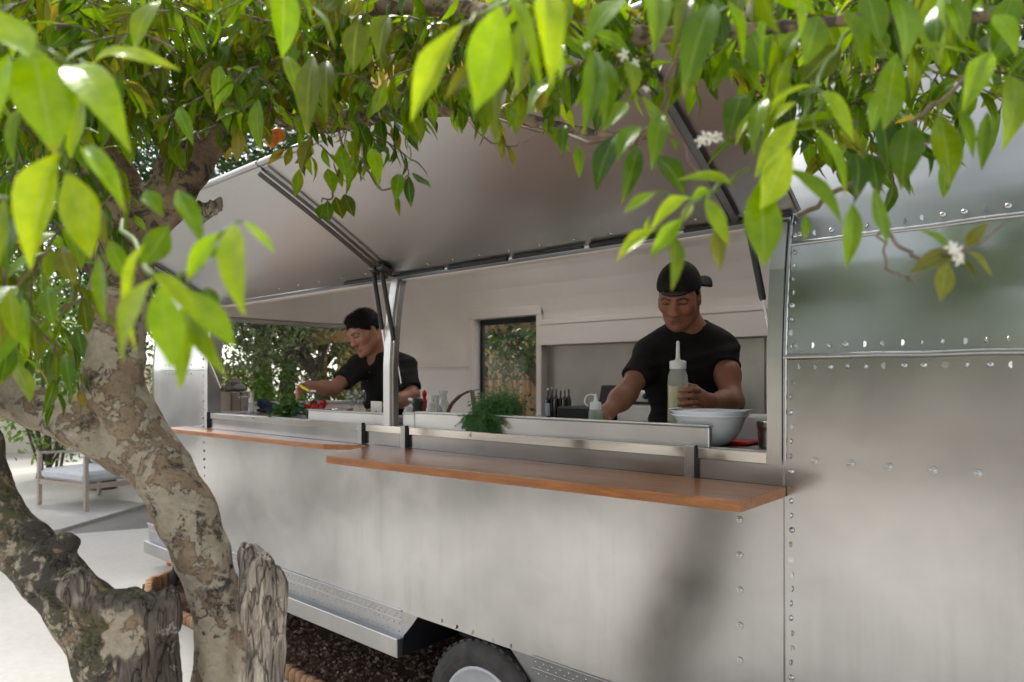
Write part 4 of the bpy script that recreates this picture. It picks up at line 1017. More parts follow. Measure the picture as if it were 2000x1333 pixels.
    pt = np.clip((1.1 + .55 * nz + .3 * nz2 - np.sqrt(((x - 246) / 50) ** 2 + ((y - 1242) / 52) ** 2)) * 3, 0, 1); weather = weather * (1 - pt); lich = np.maximum(lich, .52 * pt); blk = blk * (1 - pt)
    warp = np.stack([.02 * vnoise(V * 9, 11), .02 * vnoise(V * 9, 12), 0 * nz], 1)
    g1 = vnoise((V + warp) * np.array((38, 38, 4.5)), 3); g2 = vnoise((V + warp) * np.array((85, 85, 9)), 9)
    ridge = 1 - 2 * np.abs(g1); disp = .0035 * (.55 * vnoise(V * 30, 4) + .35 * vnoise(V * 75, 5)) + .004 * vnoise(V * 12, 6) + weather * (.0075 * ridge - .004 + .0035 * g2)
    V = V + N * disp[:, None]
    top = weather * np.clip((N[:, 2] - .25) * 2, 0, 1); V[:, 2] += top * .016 * vnoise(V * np.array((70, 70, 5)), 13)
    C = np.stack([np.clip(weather, 0, 1), np.clip(lich, 0, 1), np.clip(blk, 0, 1)], 1)
    grid_obj('trunk', V, F, 'bark', TREE, C)
    # the far ends of the limb that crosses overhead
    L = CH['E'][3:]; mb = MB().tube([p for p, r in L], [r for p, r in L], 8); obj('branch', mb, 'bark_far', TREE)
tree_solid()
# ---- leaves: (base px, base py, tip px, tip py, width px, depth, tone)
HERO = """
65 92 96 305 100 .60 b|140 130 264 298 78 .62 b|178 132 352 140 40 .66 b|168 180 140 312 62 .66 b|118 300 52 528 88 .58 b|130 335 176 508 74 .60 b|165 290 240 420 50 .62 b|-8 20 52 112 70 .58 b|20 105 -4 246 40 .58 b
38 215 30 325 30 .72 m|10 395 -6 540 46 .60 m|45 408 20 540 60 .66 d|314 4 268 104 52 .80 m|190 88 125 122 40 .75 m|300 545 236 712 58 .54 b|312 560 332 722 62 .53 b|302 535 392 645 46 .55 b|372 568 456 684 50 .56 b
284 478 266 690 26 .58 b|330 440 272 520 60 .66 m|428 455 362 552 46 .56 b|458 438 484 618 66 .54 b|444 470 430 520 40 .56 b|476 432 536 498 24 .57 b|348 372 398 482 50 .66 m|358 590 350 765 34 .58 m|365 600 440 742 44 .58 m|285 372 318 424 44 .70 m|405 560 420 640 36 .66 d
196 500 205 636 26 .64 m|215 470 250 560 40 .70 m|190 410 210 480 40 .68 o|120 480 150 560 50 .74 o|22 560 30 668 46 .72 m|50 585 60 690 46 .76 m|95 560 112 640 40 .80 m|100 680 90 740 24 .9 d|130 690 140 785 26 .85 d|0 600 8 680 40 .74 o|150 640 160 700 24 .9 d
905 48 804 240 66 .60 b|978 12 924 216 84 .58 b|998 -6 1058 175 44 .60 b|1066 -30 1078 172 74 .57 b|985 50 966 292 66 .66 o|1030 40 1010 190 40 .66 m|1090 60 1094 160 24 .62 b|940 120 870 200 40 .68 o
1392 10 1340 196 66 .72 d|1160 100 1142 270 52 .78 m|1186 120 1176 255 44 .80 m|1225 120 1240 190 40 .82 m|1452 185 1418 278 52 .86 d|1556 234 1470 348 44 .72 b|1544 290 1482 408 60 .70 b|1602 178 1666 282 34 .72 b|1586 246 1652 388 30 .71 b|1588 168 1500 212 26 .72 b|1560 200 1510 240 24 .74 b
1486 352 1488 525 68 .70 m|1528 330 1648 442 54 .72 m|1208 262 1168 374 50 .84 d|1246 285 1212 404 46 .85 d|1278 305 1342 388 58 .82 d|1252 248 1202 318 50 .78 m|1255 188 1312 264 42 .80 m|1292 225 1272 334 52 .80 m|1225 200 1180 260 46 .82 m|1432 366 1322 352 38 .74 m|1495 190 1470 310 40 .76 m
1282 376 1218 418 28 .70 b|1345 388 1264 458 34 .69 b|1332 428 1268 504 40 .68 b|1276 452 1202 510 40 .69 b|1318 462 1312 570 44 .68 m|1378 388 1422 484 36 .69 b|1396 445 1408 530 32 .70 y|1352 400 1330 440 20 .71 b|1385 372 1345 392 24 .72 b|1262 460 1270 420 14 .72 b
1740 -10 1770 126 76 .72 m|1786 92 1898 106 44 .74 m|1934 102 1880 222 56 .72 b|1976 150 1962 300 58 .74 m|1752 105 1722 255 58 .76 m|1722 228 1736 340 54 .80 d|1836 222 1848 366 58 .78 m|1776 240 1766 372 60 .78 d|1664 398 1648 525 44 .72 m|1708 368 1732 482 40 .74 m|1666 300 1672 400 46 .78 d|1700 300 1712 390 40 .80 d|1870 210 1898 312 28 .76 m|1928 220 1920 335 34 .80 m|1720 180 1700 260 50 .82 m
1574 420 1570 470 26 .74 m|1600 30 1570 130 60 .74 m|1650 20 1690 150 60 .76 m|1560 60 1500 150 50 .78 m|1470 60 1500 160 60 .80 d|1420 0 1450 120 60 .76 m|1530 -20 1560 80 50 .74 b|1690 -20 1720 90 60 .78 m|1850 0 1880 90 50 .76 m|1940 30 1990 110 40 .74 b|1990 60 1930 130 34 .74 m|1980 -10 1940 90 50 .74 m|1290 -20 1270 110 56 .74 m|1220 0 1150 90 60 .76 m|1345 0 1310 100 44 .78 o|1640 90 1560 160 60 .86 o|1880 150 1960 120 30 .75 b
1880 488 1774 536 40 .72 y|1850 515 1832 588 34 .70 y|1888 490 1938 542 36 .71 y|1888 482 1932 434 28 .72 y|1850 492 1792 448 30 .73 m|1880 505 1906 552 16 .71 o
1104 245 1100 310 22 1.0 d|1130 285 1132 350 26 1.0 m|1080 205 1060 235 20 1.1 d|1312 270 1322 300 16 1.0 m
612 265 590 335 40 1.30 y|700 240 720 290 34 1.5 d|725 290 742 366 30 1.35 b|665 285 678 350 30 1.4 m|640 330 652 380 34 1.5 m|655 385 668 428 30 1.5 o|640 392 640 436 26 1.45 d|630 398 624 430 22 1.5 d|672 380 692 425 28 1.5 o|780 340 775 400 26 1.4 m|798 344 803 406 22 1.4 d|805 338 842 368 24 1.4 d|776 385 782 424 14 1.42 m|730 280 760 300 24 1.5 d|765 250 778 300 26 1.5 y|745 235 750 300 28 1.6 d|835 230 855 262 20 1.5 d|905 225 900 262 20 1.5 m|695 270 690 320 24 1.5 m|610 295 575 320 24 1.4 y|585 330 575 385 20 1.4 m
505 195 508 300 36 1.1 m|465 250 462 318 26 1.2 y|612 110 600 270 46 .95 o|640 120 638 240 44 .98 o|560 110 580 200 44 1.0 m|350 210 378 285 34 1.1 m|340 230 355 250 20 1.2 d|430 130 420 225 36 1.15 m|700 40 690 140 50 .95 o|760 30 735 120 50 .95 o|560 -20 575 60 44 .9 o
"""
def leaf_color(tone): 
    c = np.array(random.choice(GREEN[tone])); return c * random.uniform(.85, 1.15)
NL = [0]
MASS = Mass(); TW = MB(); PET = []
def one_leaf(base, tip, wd, col, nrm):
    if NL[0] >= 298:
        MASS.leaf(base, tip - base, nrm, np.linalg.norm(tip - base), wd, col); return
    d = tip - base; ln = float(np.linalg.norm(d)); B = basis(d, nrm)
    me = random.choice(LEAF_ME); dr = me['droop']; a = math.atan2(dr, 1 - .18 * dr)      # the blade droops: lift its root so that the tip still ends where it grows to
    if NL[0] < len(HERO_ROWS): B = B @ np.array(Matrix.Rotation(a, 3, 'X')); ln /= math.hypot(dr, 1 - .18 * dr)
    o = bpy.data.objects.new('leaf', me); COL.objects.link(o); o.parent = TREE
    M = Matrix([[B[i, 0] * wd, B[i, 1] * ln, B[i, 2] * ln, (base - wloc(TREE))[i]] for i in range(3)] + [[0, 0, 0, 1]])
    o.matrix_basis = M; o.color = (*[float(c) for c in col], 1); NL[0] += 1
HB = []; HERO_ROWS = HERO.strip().replace('\n', '|').split('|')
for row in HERO_ROWS:
    a = row.split(); bx_, by_, tx, ty, w, t = map(float, a[:6]); tone = a[6]
    t1 = t - random.uniform(.05, .55) * math.hypot(tx - bx_, ty - by_) * t / FPX; base = P(bx_, by_, t); tip = P(tx, ty, t1); ln = np.linalg.norm(tip - base)
    # normal mostly up and towards the light, so the upper face shows with a slant
    nrm = -FW * random.uniform(.7, 1.0) + RT * random.uniform(-.45, .45) + np.array((0, 0, random.uniform(.6, 1.1)))
    wd = w * t / FPX / .40 * .98
    one_leaf(base, tip, wd, leaf_color(tone), nrm); HB.append((base, t))
# twigs that carry them, as (px, py, depth) runs
def twig(L, r0, r1, m='green_twig'):
    pts = [P(*q) for q in L]; n = len(pts); fine = []
    for i in range(n - 1):
        for k in range(4): fine.append(pts[i] + (pts[i + 1] - pts[i]) * k / 4 + (np.array([random.gauss(0, 1) for _ in range(3)]) * .0025 if k else 0))
    fine.append(pts[-1]); N = len(fine)
    obj('twig', MB().tube(fine, [r0 + (r1 - r0) * i / (N - 1) for i in range(N)], 6), m, TREE)
mat('green_twig', (.13, .19, .03), .5, 0, .2, 30); mat('brown_twig', (.16, .11, .075), .8, 0, .3, 40, .3, 90)
twig([(-40, 40, .64), (60, 85, .61), (140, 130, .62), (178, 132, .66)], .003, .0018); twig([(60, 85, .61), (110, 180, .64), (120, 300, .59), (135, 340, .6)], .0025, .0016)
twig([(-60, 380, .7), (20, 390, .62), (60, 405, .66)], .003, .0015); twig([(240, 430, .9), (275, 500, .7), (305, 540, .55), (345, 560, .555), (372, 568, .56)], .003, .0015); twig([(345, 560, .555), (395, 500, .57), (440, 452, .56), (476, 432, .57)], .0022, .0012)
twig([(1100, -60, .7), (1010, -10, .62), (960, 20, .6), (900, 50, .6)], .0028, .0014); twig([(1660, 60, .9), (1600, 150, .74), (1570, 230, .72), (1545, 290, .71)], .0026, .0014); twig([(1560, 180, .73), (1600, 178, .72), (1590, 246, .71)], .002, .0012)
twig([(1460, 330, .9), (1395, 370, .74), (1355, 395, .69), (1318, 460, .68), (1276, 452, .69)], .0026, .0014); twig([(1395, 370, .74), (1380, 388, .7), (1396, 445, .7)], .002, .0012); twig([(1355, 395, .69), (1282, 376, .70)], .002, .001)
twig([(1720, 440, .82), (1760, 485, .76), (1820, 510, .73), (1868, 500, .71), (1888, 488, .71)], .0022, .0013, 'brown_twig'); twig([(1868, 500, .71), (1920, 470, .75), (1990, 430, .85)], .0014, .0008, 'brown_twig')
twig([(1715, 440, .85), (1725, 490, .82), (1745, 535, .8), (1775, 552, .8), (1810, 540, .8)], .0016, .0007, 'brown_twig')
twig([(1560, 420, 1.1), (1640, 370, .95), (1700, 330, .85), (1780, 240, .8), (1860, 180, .8), (1930, 110, .8)], .004, .002, 'brown_twig'); twig([(1700, 330, .85), (1800, 300, .84), (1850, 225, .8)], .002, .0012, 'brown_twig')
twig([(1080, 250, 1.75), (1150, 280, 1.3), (1230, 290, 1.0), (1290, 225, .86), (1330, 90, .8)], .004, .002, 'brown_twig'); twig([(1290, 225, .86), (1340, 290, .84), (1360, 350, .8)], .002, .001, 'brown_twig')
twig([(660, 250, 1.85), (670, 300, 1.6), (650, 385, 1.5), (628, 395, 1.47)], .004, .0015, 'brown_twig'); twig([(700, 245, 1.83), (715, 330, 1.45), (745, 372, 1.41), (775, 370, 1.40), (800, 340, 1.4)], .003, .0012, 'brown_twig'); twig([(720, 235, 1.8), (770, 270, 1.6), (790, 320, 1.45), (798, 340, 1.4)], .003, .0012, 'brown_twig')
twig([(880, 210, 1.8), (920, 240, 1.6), (960, 280, 1.5), (1010, 285, 1.5), (1040, 265, 1.5)], .003, .001, 'brown_twig'); twig([(900, 212, 1.8), (980, 235, 1.6), (1060, 260, 1.4), (1100, 245, 1.1)], .004, .0015, 'brown_twig')
twig([(470, 205, 1.7), (430, 245, 1.5), (390, 260, 1.2), (350, 275, 1.1)], .003, .0015)
# crown fill: leafy shoots spread through the crown's volume
def clear_of_trailer(p):
    x, y, z = p
    if y > 1.72: return z > 2.62
    if y > 1.16 and x > -4.2 and x < -.5: return z > 1.95 + (1.93 - y) * .62 + .10
    return True
def shoot(p, n, size, tone, hang=.6):
    d = np.array((random.gauss(0, 1), random.gauss(0, 1), random.gauss(0, .5) - hang * .6)); d /= np.linalg.norm(d)
    L = size * n * .30; st = MB; pts = [p + d * L * k / 3 + np.array((0, 0, -.25 * L * (k / 3) ** 2)) for k in range(4)]
    if not all(clear_of_trailer(q) for q in pts): return
    TW.tube(pts, [.0022, .002, .0016, .0009], 4, False)
    for i in range(n):
        u = (i + .6) / n; k = min(2, int(u * 3)); b = pts[k] + (pts[k + 1] - pts[k]) * (u * 3 - k)
        a = i * 2.4 + random.uniform(-.5, .5); side = np.cross(d, (math.cos(a), math.sin(a), .3)); side /= np.linalg.norm(side) + 1e-9
        ld = d * random.uniform(.2, .7) + side * random.uniform(.4, .9) + np.array((0, 0, -hang * random.uniform(.5, 1.5))); ld /= np.linalg.norm(ld)
        ln = size * random.uniform(.7, 1.2); nr = np.array((random.gauss(0, .5), random.gauss(0, .5), 1.0)) + .6 * side
        tip = b + ld * ln
        if not clear_of_trailer(tip): continue
        tn = tone if random.random() < .75 else random.choice('mdoym')
        FILL.append((depth(b), b, tip, ln * random.uniform(.85, 1.15), leaf_color(tn), nr))
FILL = []
def region(x0, x1, y0, y1, t0, t1, n, size, tones, hang=.6, nl=(4, 7), keep=None):
    for _ in range(n):
        px, py, t = random.uniform(x0, x1), random.uniform(y0, y1), random.uniform(t0, t1)
        if keep and not keep(px, py): continue
        p = P(px, py, t)
        if clear_of_trailer(p): shoot(p, random.randint(*nl), size * random.uniform(.85, 1.15), random.choice(tones), hang)
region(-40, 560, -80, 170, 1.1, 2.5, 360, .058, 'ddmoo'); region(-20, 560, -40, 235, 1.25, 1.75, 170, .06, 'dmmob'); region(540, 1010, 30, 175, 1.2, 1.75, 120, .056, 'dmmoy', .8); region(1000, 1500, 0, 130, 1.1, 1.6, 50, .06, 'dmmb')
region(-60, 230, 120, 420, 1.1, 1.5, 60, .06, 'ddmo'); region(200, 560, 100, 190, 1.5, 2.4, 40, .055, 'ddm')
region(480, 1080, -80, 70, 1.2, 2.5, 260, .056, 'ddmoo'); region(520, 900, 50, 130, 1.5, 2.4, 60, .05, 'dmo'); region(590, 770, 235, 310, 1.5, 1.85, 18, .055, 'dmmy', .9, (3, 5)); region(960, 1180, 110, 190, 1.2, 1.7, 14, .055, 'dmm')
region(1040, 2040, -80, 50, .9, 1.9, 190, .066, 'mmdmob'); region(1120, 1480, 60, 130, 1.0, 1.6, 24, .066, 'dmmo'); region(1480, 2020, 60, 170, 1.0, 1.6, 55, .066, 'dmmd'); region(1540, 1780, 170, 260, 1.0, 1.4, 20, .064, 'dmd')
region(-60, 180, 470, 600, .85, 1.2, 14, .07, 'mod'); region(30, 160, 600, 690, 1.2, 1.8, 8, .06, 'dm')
# the crown goes on above and beside the frame, shading the yard; extra shoots at right added to shade the roof
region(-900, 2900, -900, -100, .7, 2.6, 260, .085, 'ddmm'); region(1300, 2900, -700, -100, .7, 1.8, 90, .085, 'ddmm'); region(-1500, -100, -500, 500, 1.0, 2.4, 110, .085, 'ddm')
FILL = [f for f in FILL if f[1][2] > 1.2]
vis = lambda f: (lambda q: -30 < q[0] < 2030 and -30 < q[1] < 900)(proj(f[1]))
FILL.sort(key=lambda f: (not vis(f), f[0]))
for dp, b, tip, w, c, nr in FILL: one_leaf(b, tip, w, c, nr)
tag(MASS.build('leaves', TREE), kind='stuff')
tag(obj('twigs', TW, 'brown_twig', TREE), kind='stuff')
print('leaves', len(FILL) + len(HB))
# blossoms and fruit
mat('petal', (.82, .80, .72), .5, 0, .06, 30, sss=.1); mat('stamen', (.75, .58, .15), .6); mat('orange_peel', (.80, .22, .015), .42, 0, .1, 12, .3, 160, .002)
def blossom(c, s, nrm):
    nrm = np.array(nrm, float); nrm /= np.linalg.norm(nrm); mb = MB(); X = np.cross(nrm, (0, 0, 1.)); X /= np.linalg.norm(X); Y = np.cross(nrm, X)
    for i in range(5):
        a = 2 * math.pi * i / 5 + random.uniform(-.2, .2); d = X * math.cos(a) + Y * math.sin(a); q = np.cross(nrm, d); rows = []
        for u, w, h in ((.1, .10, .1), (.45, .20, .22), (.8, .17, .12), (1.0, .04, -.1)):
            rows += [c + s * (d * u - q * w + nrm * (h + .05)), c + s * (d * u + nrm * h), c + s * (d * u + q * w + nrm * (h + .05))]
        mb.add(rows, [(3 * k + j, 3 * k + j + 1, 3 * k + 4 + j, 3 * k + 3 + j) for k in range(3) for j in range(2)], True)
    o = obj('blossom', mb, 'petal', TREE); obj('stamen', MB().lathe(c, [(.10 * s, .05 * s), (.13 * s, .4 * s), (.06 * s, .5 * s), (0, .5 * s)], 7, axis=nrm), 'stamen', o)
for px, py, t, s in ((1868, 492, .705, .0075), (1858, 484, .70, .007), (1872, 508, .70, .007), (1388, 272, .80, .0085), (1368, 278, .80, .008), (1402, 268, .81, .008), (1376, 268, .81, .008), (1218, 108, .82, .008), (1240, 125, .84, .007), (1146, 90, .8, .006), (1262, 175, .84, .006)):
    blossom(P(px, py, t), s, -FW + np.array((random.uniform(-.6, .6), random.uniform(-.4, .4), random.uniform(-.3, .6))))
for px, py, t, r in ((543, 264, 2.0, .021), (530, 275, 1.98, .019)):
    c = P(px, py, t); o = obj('orange_fruit', MB().lathe(c, [(0, -r), (r * .5, -r * .88), (r * .86, -r * .5), (r, 0), (r * .87, r * .5), (r * .5, r * .86), (r * .12, r * .97), (0, r * .94)], 18), 'orange_peel', TREE)
    obj('fruit_stalk', MB().tube([c + np.array((0, 0, r * .93)), c + np.array((.004, 0, r * 1.5))], .0018, 5), 'green_twig', o)
# ------------------------------------------------------------------ people
attr_mat('skin', .48, .12, .12, 260, .0008, .45, .10); attr_mat('cloth_black', .85, 0, .25, 300, .0012, .25, .25)
mat('hair_black', (.006, .0055, .0055), .65, 0, .3, 90, .3, 260, .002, (1, 1, .25), spec=.15); mat('shirt_button', (.05, .05, .05), .4)
def unit(v): v = np.asarray(v, float); return v / np.linalg.norm(v)
def face_frame(yaw, pitch, roll=0.0):
    """yaw: degrees turned towards photo left from facing the camera; pitch: degrees nodding down"""
    f = unit(-FW * math.cos(R_(yaw)) - RT * math.sin(R_(yaw))); up = np.array((0, 0, 1.0)); left = unit(np.cross(up, f))     # person's own left
    f2 = f * math.cos(R_(pitch)) - up * math.sin(R_(pitch)); u2 = np.cross(f2, left)
    u3 = u2 * math.cos(R_(roll)) + left * math.sin(R_(roll)); l3 = np.cross(u3, f2)
    return np.stack([l3, -f2, u3], 1)       # local x = own left, y = towards the back of the head, z = crown
class Man:
    def __init__(s, label, base, lo, hi, vox=.0036):
        s.t = thing('person', label, 'person', base); s.lo, s.hi, s.vox = lo, hi, vox
        s.body = SDF(lo, hi, vox); s.marks = []
    def head(s, c, M, neck_to, k=1.0):
        b = s.body; c = np.array(c)
        def w(p): return c + M @ (np.array(p) * k)
        s.w = w; s.c = c; s.M = M; s.k = k
        def e(p, r, kk=.015, sub=False, R=None): b.ell(w(p), np.array(r) * k, M if R is None else M @ R, kk * k, sub)
        def cn(p, q, ra, rb, kk=.012, sub=False): b.cone(w(p), w(q), ra * k, rb * k, kk * k, sub)
        e((0, .018, .038), (.074, .092, .082), .02); e((0, -.020, -.018), (.066, .070, .085), .03); e((0, -.046, -.076), (.040, .040, .034), .03)
        for q in (-1, 1):
            cn((q * .056, .005, -.055), (q * .022, -.062, -.094), .018, .016, .03); e((q * .050, -.052, -.014), (.018, .020, .022), .03)
            cn((q * .012, -.082, .030), (q * .048, -.066, .032), .009, .008, .02); e((q * .0325, -.094, .010), (.017, .014, .0115), .012, True)
            e((q * .0325, -.0695, .010), (.0145, .0125, .0125), .005); e((q * .0325, -.0735, .0145), (.0155, .010, .0075), .005)
            e((q * .0135, -.093, -.031), (.0095, .011, .0085), .008); e((q * .0075, -.100, -.0395), (.0035, .005, .003), .003, True)
            e((q * .0765, .012, -.004), (.008, .019, .031), .010, R=np.array(Matrix.Rotation(R_(q * 18), 3, 'Z'))); e((q * .079, .004, .002), (.007, .009, .016), .006, True); e((q * .076, .004, -.032), (.007, .008, .009), .008)
        e((0, -.084, -.100), (.018, .014, .014), .02); cn((0, -.082, .020), (0, -.099, -.026), .0085, .0115, .014); e((0, -.1015, -.029), (.0125, .0115, .0105), .010)
        cn((-.020, -.0835, -.0625), (0, -.088, -.059), .0058, .0062, .008); cn((.020, -.0835, -.0625), (0, -.088, -.059), .0058, .0062, .008); cn((-.009, -.0925, -.0575), (.009, -.0925, -.0575), .0058, .0058, .007); cn((-.014, -.089, -.0695), (.014, -.089, -.0695), .0072, .0072, .007)
        cn((-.021, -.0925, -.0665), (0, -.0975, -.0632), .0020, .0022, .004, True); cn((.021, -.0925, -.0665), (0, -.0975, -.0632), .0020, .0022, .004, True)
        b.cone(w((0, .028, -.055)), neck_to, .052 * k, .060 * k, .03); b.cone(w((0, .055, -.02)), neck_to + M[:, 1] * .01, .045 * k, .055 * k, .03)
    def limb(s, pts, rad, k=.03):
        for a, b, ra, rb in zip(pts[:-1], pts[1:], rad[:-1], rad[1:]): s.body.cone(a, b, ra, rb, k)
    def fingers(s, chains, r=.0082, k=.0035):
        for ch in chains:
            n = len(ch)
            for i in range(n - 1): s.body.cone(ch[i], ch[i + 1], r * (1.08 - .09 * i), r * (1.08 - .09 * (i + 1)), k)
    def skin(s, tone, lip, mouth_dark, brow=1.0, stubble=.0):
        V, F = s.body.surf(); V = relax(V, F, 1, .35)
        q = (V - s.c) @ s.M / s.k; C = np.tile(np.array(tone), (len(V), 1)); x, y, z = q[:, 0], q[:, 1], q[:, 2]
        front = (y < -.03) & (np.abs(x) < .09) & (np.abs(z) < .16)
        def mix(m, col): 
            nonlocal C; m = np.clip(m, 0, 1)[:, None]; C = C * (1 - m) + np.array(col) * m
        ax = np.abs(x)
        def g(cx, cy, rx, rz): return np.exp(-(((ax - cx) / rx) ** 2 + ((z - cy) / rz) ** 2) * 1.6) * front
        mix(.45 * g(.045, -.025, .03, .03), (tone[0] * 1.12, tone[1] * .82, tone[2] * .75)); mix(.4 * g(0, -.03, .02, .02), (tone[0] * 1.1, tone[1] * .8, tone[2] * .75))
        # brows: a tapering stroke, higher outside
        bz = .0265 + .20 * (ax - .012) - 2.2 * np.maximum(ax - .036, 0) ** 1.2; mix(brow * .95 * front * (ax > .010) * (ax < .054) * np.exp(-((z - bz) / .0048) ** 2), (.012, .01, .009))
        # lash line and the shaded lid edge of lowered eyes
        ez = .0035 - 3.2 * (ax - .0325) ** 2 * 4 + .0; mix(.95 * front * (np.abs(ax - .0325) < .0165) * np.exp(-((z - (.0050 - .06 * (ax - .0325) + 4 * (ax - .0325) ** 2)) / .0036) ** 2), (.014, .010, .009))
        mix(.35 * g(.033, .016, .018, .008), tuple(np.array(tone) * .6))
        mm = front * (y < -.07) * np.exp(-(x / .021) ** 4) ; mix(.7 * mm * np.exp(-((z + .0585) / .0055) ** 2), lip); mix(.75 * mm * np.exp(-((z + .0700) / .0060) ** 2), lip); mix(.95 * mm * np.exp(-((z + .0632 + .16 * ax) / .0022) ** 2), mouth_dark)
        if stubble: mix(stubble * (front * np.exp(-((z + .050) / .006) ** 2) * np.exp(-(x / .024) ** 4) + .8 * front * np.exp(-((z + .100) / .014) ** 2) * np.exp(-(x / .026) ** 2)), (.03, .022, .018))
        mix(.9 * front * np.exp(-((ax - .0075) / .0042) ** 2 - ((z + .0400) / .0026) ** 2), (.05, .02, .015))
        C = np.clip(C * (1 + .06 * vnoise(V * 40, 2))[:, None], 0, 1)
        return grid_obj('body', V, F, 'skin', s.t, C)
    def cloth(s, name, build, col, fold=.0, m='cloth_black', vox=None, it=1):
        g = SDF(s.lo, s.hi, vox or s.vox); build(g); V, F = g.surf(); V = relax(V, F, it, .5); N = normals(V, F)
        if fold:
            f = vnoise(V * np.array((9, 9, 5)) + 2 * np.sin(V[:, 2:3] * 14), 7); f2 = vnoise(V * np.array((22, 22, 9)), 8); V = V + N * (fold * (np.abs(f) ** .7 * np.sign(f) + .4 * f2))[:, None]
        return grid_obj(name, V, F, m, s.t, np.tile(np.array(col), (len(V), 1)))
def legs(g_body, g_cloth, pel, ax_l, fz, dr=.0):
    pass

# ---- the cook in the cap at the near worktop
def cook_cap():
    sh_l, el_l, wr_l = P(1406, 680, 2.74), P(1430, 787, 2.58), P(1384, 786, 2.42)
    sh_r, el_r, wr_r = P(1272, 692, 2.76), P(1224, 768, 2.64), P(1186, 806, 2.54)
    nb = P(1345, 648, 2.74); ch = P(1340, 725, 2.78); wa = P(1345, 835, 2.82); pe = np.array((wa[0], wa[1] + .02, 1.16))
    hc = P(1326, 579, 2.66); M = face_frame(27, 32, 3); B = face_frame(8, 0)
    lo = np.min([sh_l, el_l, wr_l, sh_r, el_r, wr_r, pe, hc], 0) - .20; hi = np.max([sh_l, el_l, wr_l, sh_r, el_r, wr_r, pe, hc], 0) + .20; lo[2] = FLOORZ; hi[2] = hc[2] + .17
    m = Man('cook in black T-shirt and backwards black cap holding a tall squeeze bottle', (pe[0], pe[1], FLOORZ), lo, hi); b = m.body
    m.head(hc, M, nb + np.array((0, 0, -.02)), .98)
    b.ell(ch, (.155, .10, .19), B, .04); b.ell(wa, (.14, .10, .18), B, .04); b.ell(pe, (.15, .105, .12), B, .04); b.cone(sh_l, sh_r, .05, .05, .05)
    for q in (sh_l, sh_r): b.cone(nb, q, .05, .048, .04)
    m.limb([sh_l, sh_l * .5 + el_l * .5 + B[:, 0] * .006, el_l], [.050, .046, .039]); m.limb([el_l, el_l * .65 + wr_l * .35, wr_l], [.040, .041, .028])
    m.limb([sh_r, sh_r * .5 + el_r * .5, el_r], [.050, .045, .038]); m.limb([el_r, el_r * .65 + wr_r * .35, wr_r], [.039, .040, .027])
    # own left hand closed round the bottle
    pal = P(1369, 782, 2.405); b.cone(wr_l, pal, .029, .030, .02); b.ell(P(1364, 781, 2.40), (.030, .020, .040), np.stack([RT, FW, (0, 0, 1)], 1), .02)
    fs = []
    for i, (y, e) in enumerate(((761, 0), (774, -2), (787, -1), (799, 3))):
        fs.append([P(1364, y + 2, 2.385), P(1352 + e, y - 1, 2.348), P(1338 + e, y + 1, 2.352), P(1328 + e, y + 3, 2.368)])
    m.fingers(fs, .0095, .003); m.fingers([[P(1372, 768, 2.42), P(1358, 757, 2.45), P(1342, 752, 2.474)]], .0105, .004)
    # own right hand flat on the worktop
    b.cone(wr_r, P(1174, 818, 2.50), .028, .027, .02); fs = []
    for i in range(4): fs.append([P(1176 - 5 * i, 822 + i, 2.49 - .008 * i), P(1166 - 5 * i, 828 + i, 2.465 - .008 * i), P(1160 - 5 * i, 838, 2.45 - .008 * i)])
    m.fingers(fs, .0085); m.fingers([[P(1188, 818, 2.50), P(1194, 828, 2.47), P(1190, 838, 2.455)]], .0095)
    for q in (-1, 1):
        hp = pe + B[:, 0] * q * .085; kn = np.array((hp[0], hp[1] + .02, .78)); an = np.array((hp[0], hp[1] + .05, FLOORZ + .09)); m.limb([hp, kn, an], [.085, .055, .04]); b.cone(an - (0, 0, .05), an - B[:, 1] * .13 - np.array((0, 0, .055)), .038, .03, .02)
    m.skin((.345, .150, .090), (.27, .09, .068), (.06, .02, .015), 1, .35)
    def shirt(g):
        g.ell(ch, (.178, .125, .205), B, .05); g.ell(wa, (.165, .122, .19), B, .05); g.capped(wa, pe + np.array((0, 0, .02)), .15, .155, .06); g.cone(sh_l, sh_r, .062, .062, .05)
        for q in (sh_l, sh_r): g.cone(nb + np.array((0, 0, .012)), q + np.array((0, 0, .004)), .060, .064, .04)
        g.capped(sh_l, sh_l * .62 + el_l * .38, .064, .062, .03); g.capped(sh_r, sh_r * .34 + el_r * .66, .064, .058, .03)
        g.cone(nb + np.array((0, 0, .05)) + B[:, 1] * -.012, nb + np.array((0, 0, .016)) + B[:, 1] * -.012, .074, .064, .008, True)
    m.cloth('shirt', shirt, (.0135, .0125, .0125), .0045)
    def trousers(g):
        g.ell(pe - np.array((0, 0, .03)), (.158, .112, .10), B, .03)
        for q in (-1, 1):
            hp = pe + B[:, 0] * q * .085; kn = np.array((hp[0], hp[1] + .02, .78)); g.cone(hp, kn, .095, .072, .03); g.capped(kn, (hp[0], hp[1] + .05, FLOORZ + .06), .072, .066, .02)
    m.cloth('trousers', trousers, (.02, .02, .024), .003, vox=.008)
    def hair(g):
        g.ell(m.w((0, .026, .030)), (.079, .092, .080), M, .01); g.ell(m.w((0, -.085, -.01)), (.075, .075, .085), M, .01, True); g.ell(m.w((0, .0, -.10)), (.2, .2, .085), M, .005, True); g.ell(m.w((0, -.03, .068)), (.055, .050, .024), M, .006)
    m.cloth('hair', hair, (.01, .01, .01), .001, 'hair_black', .004)
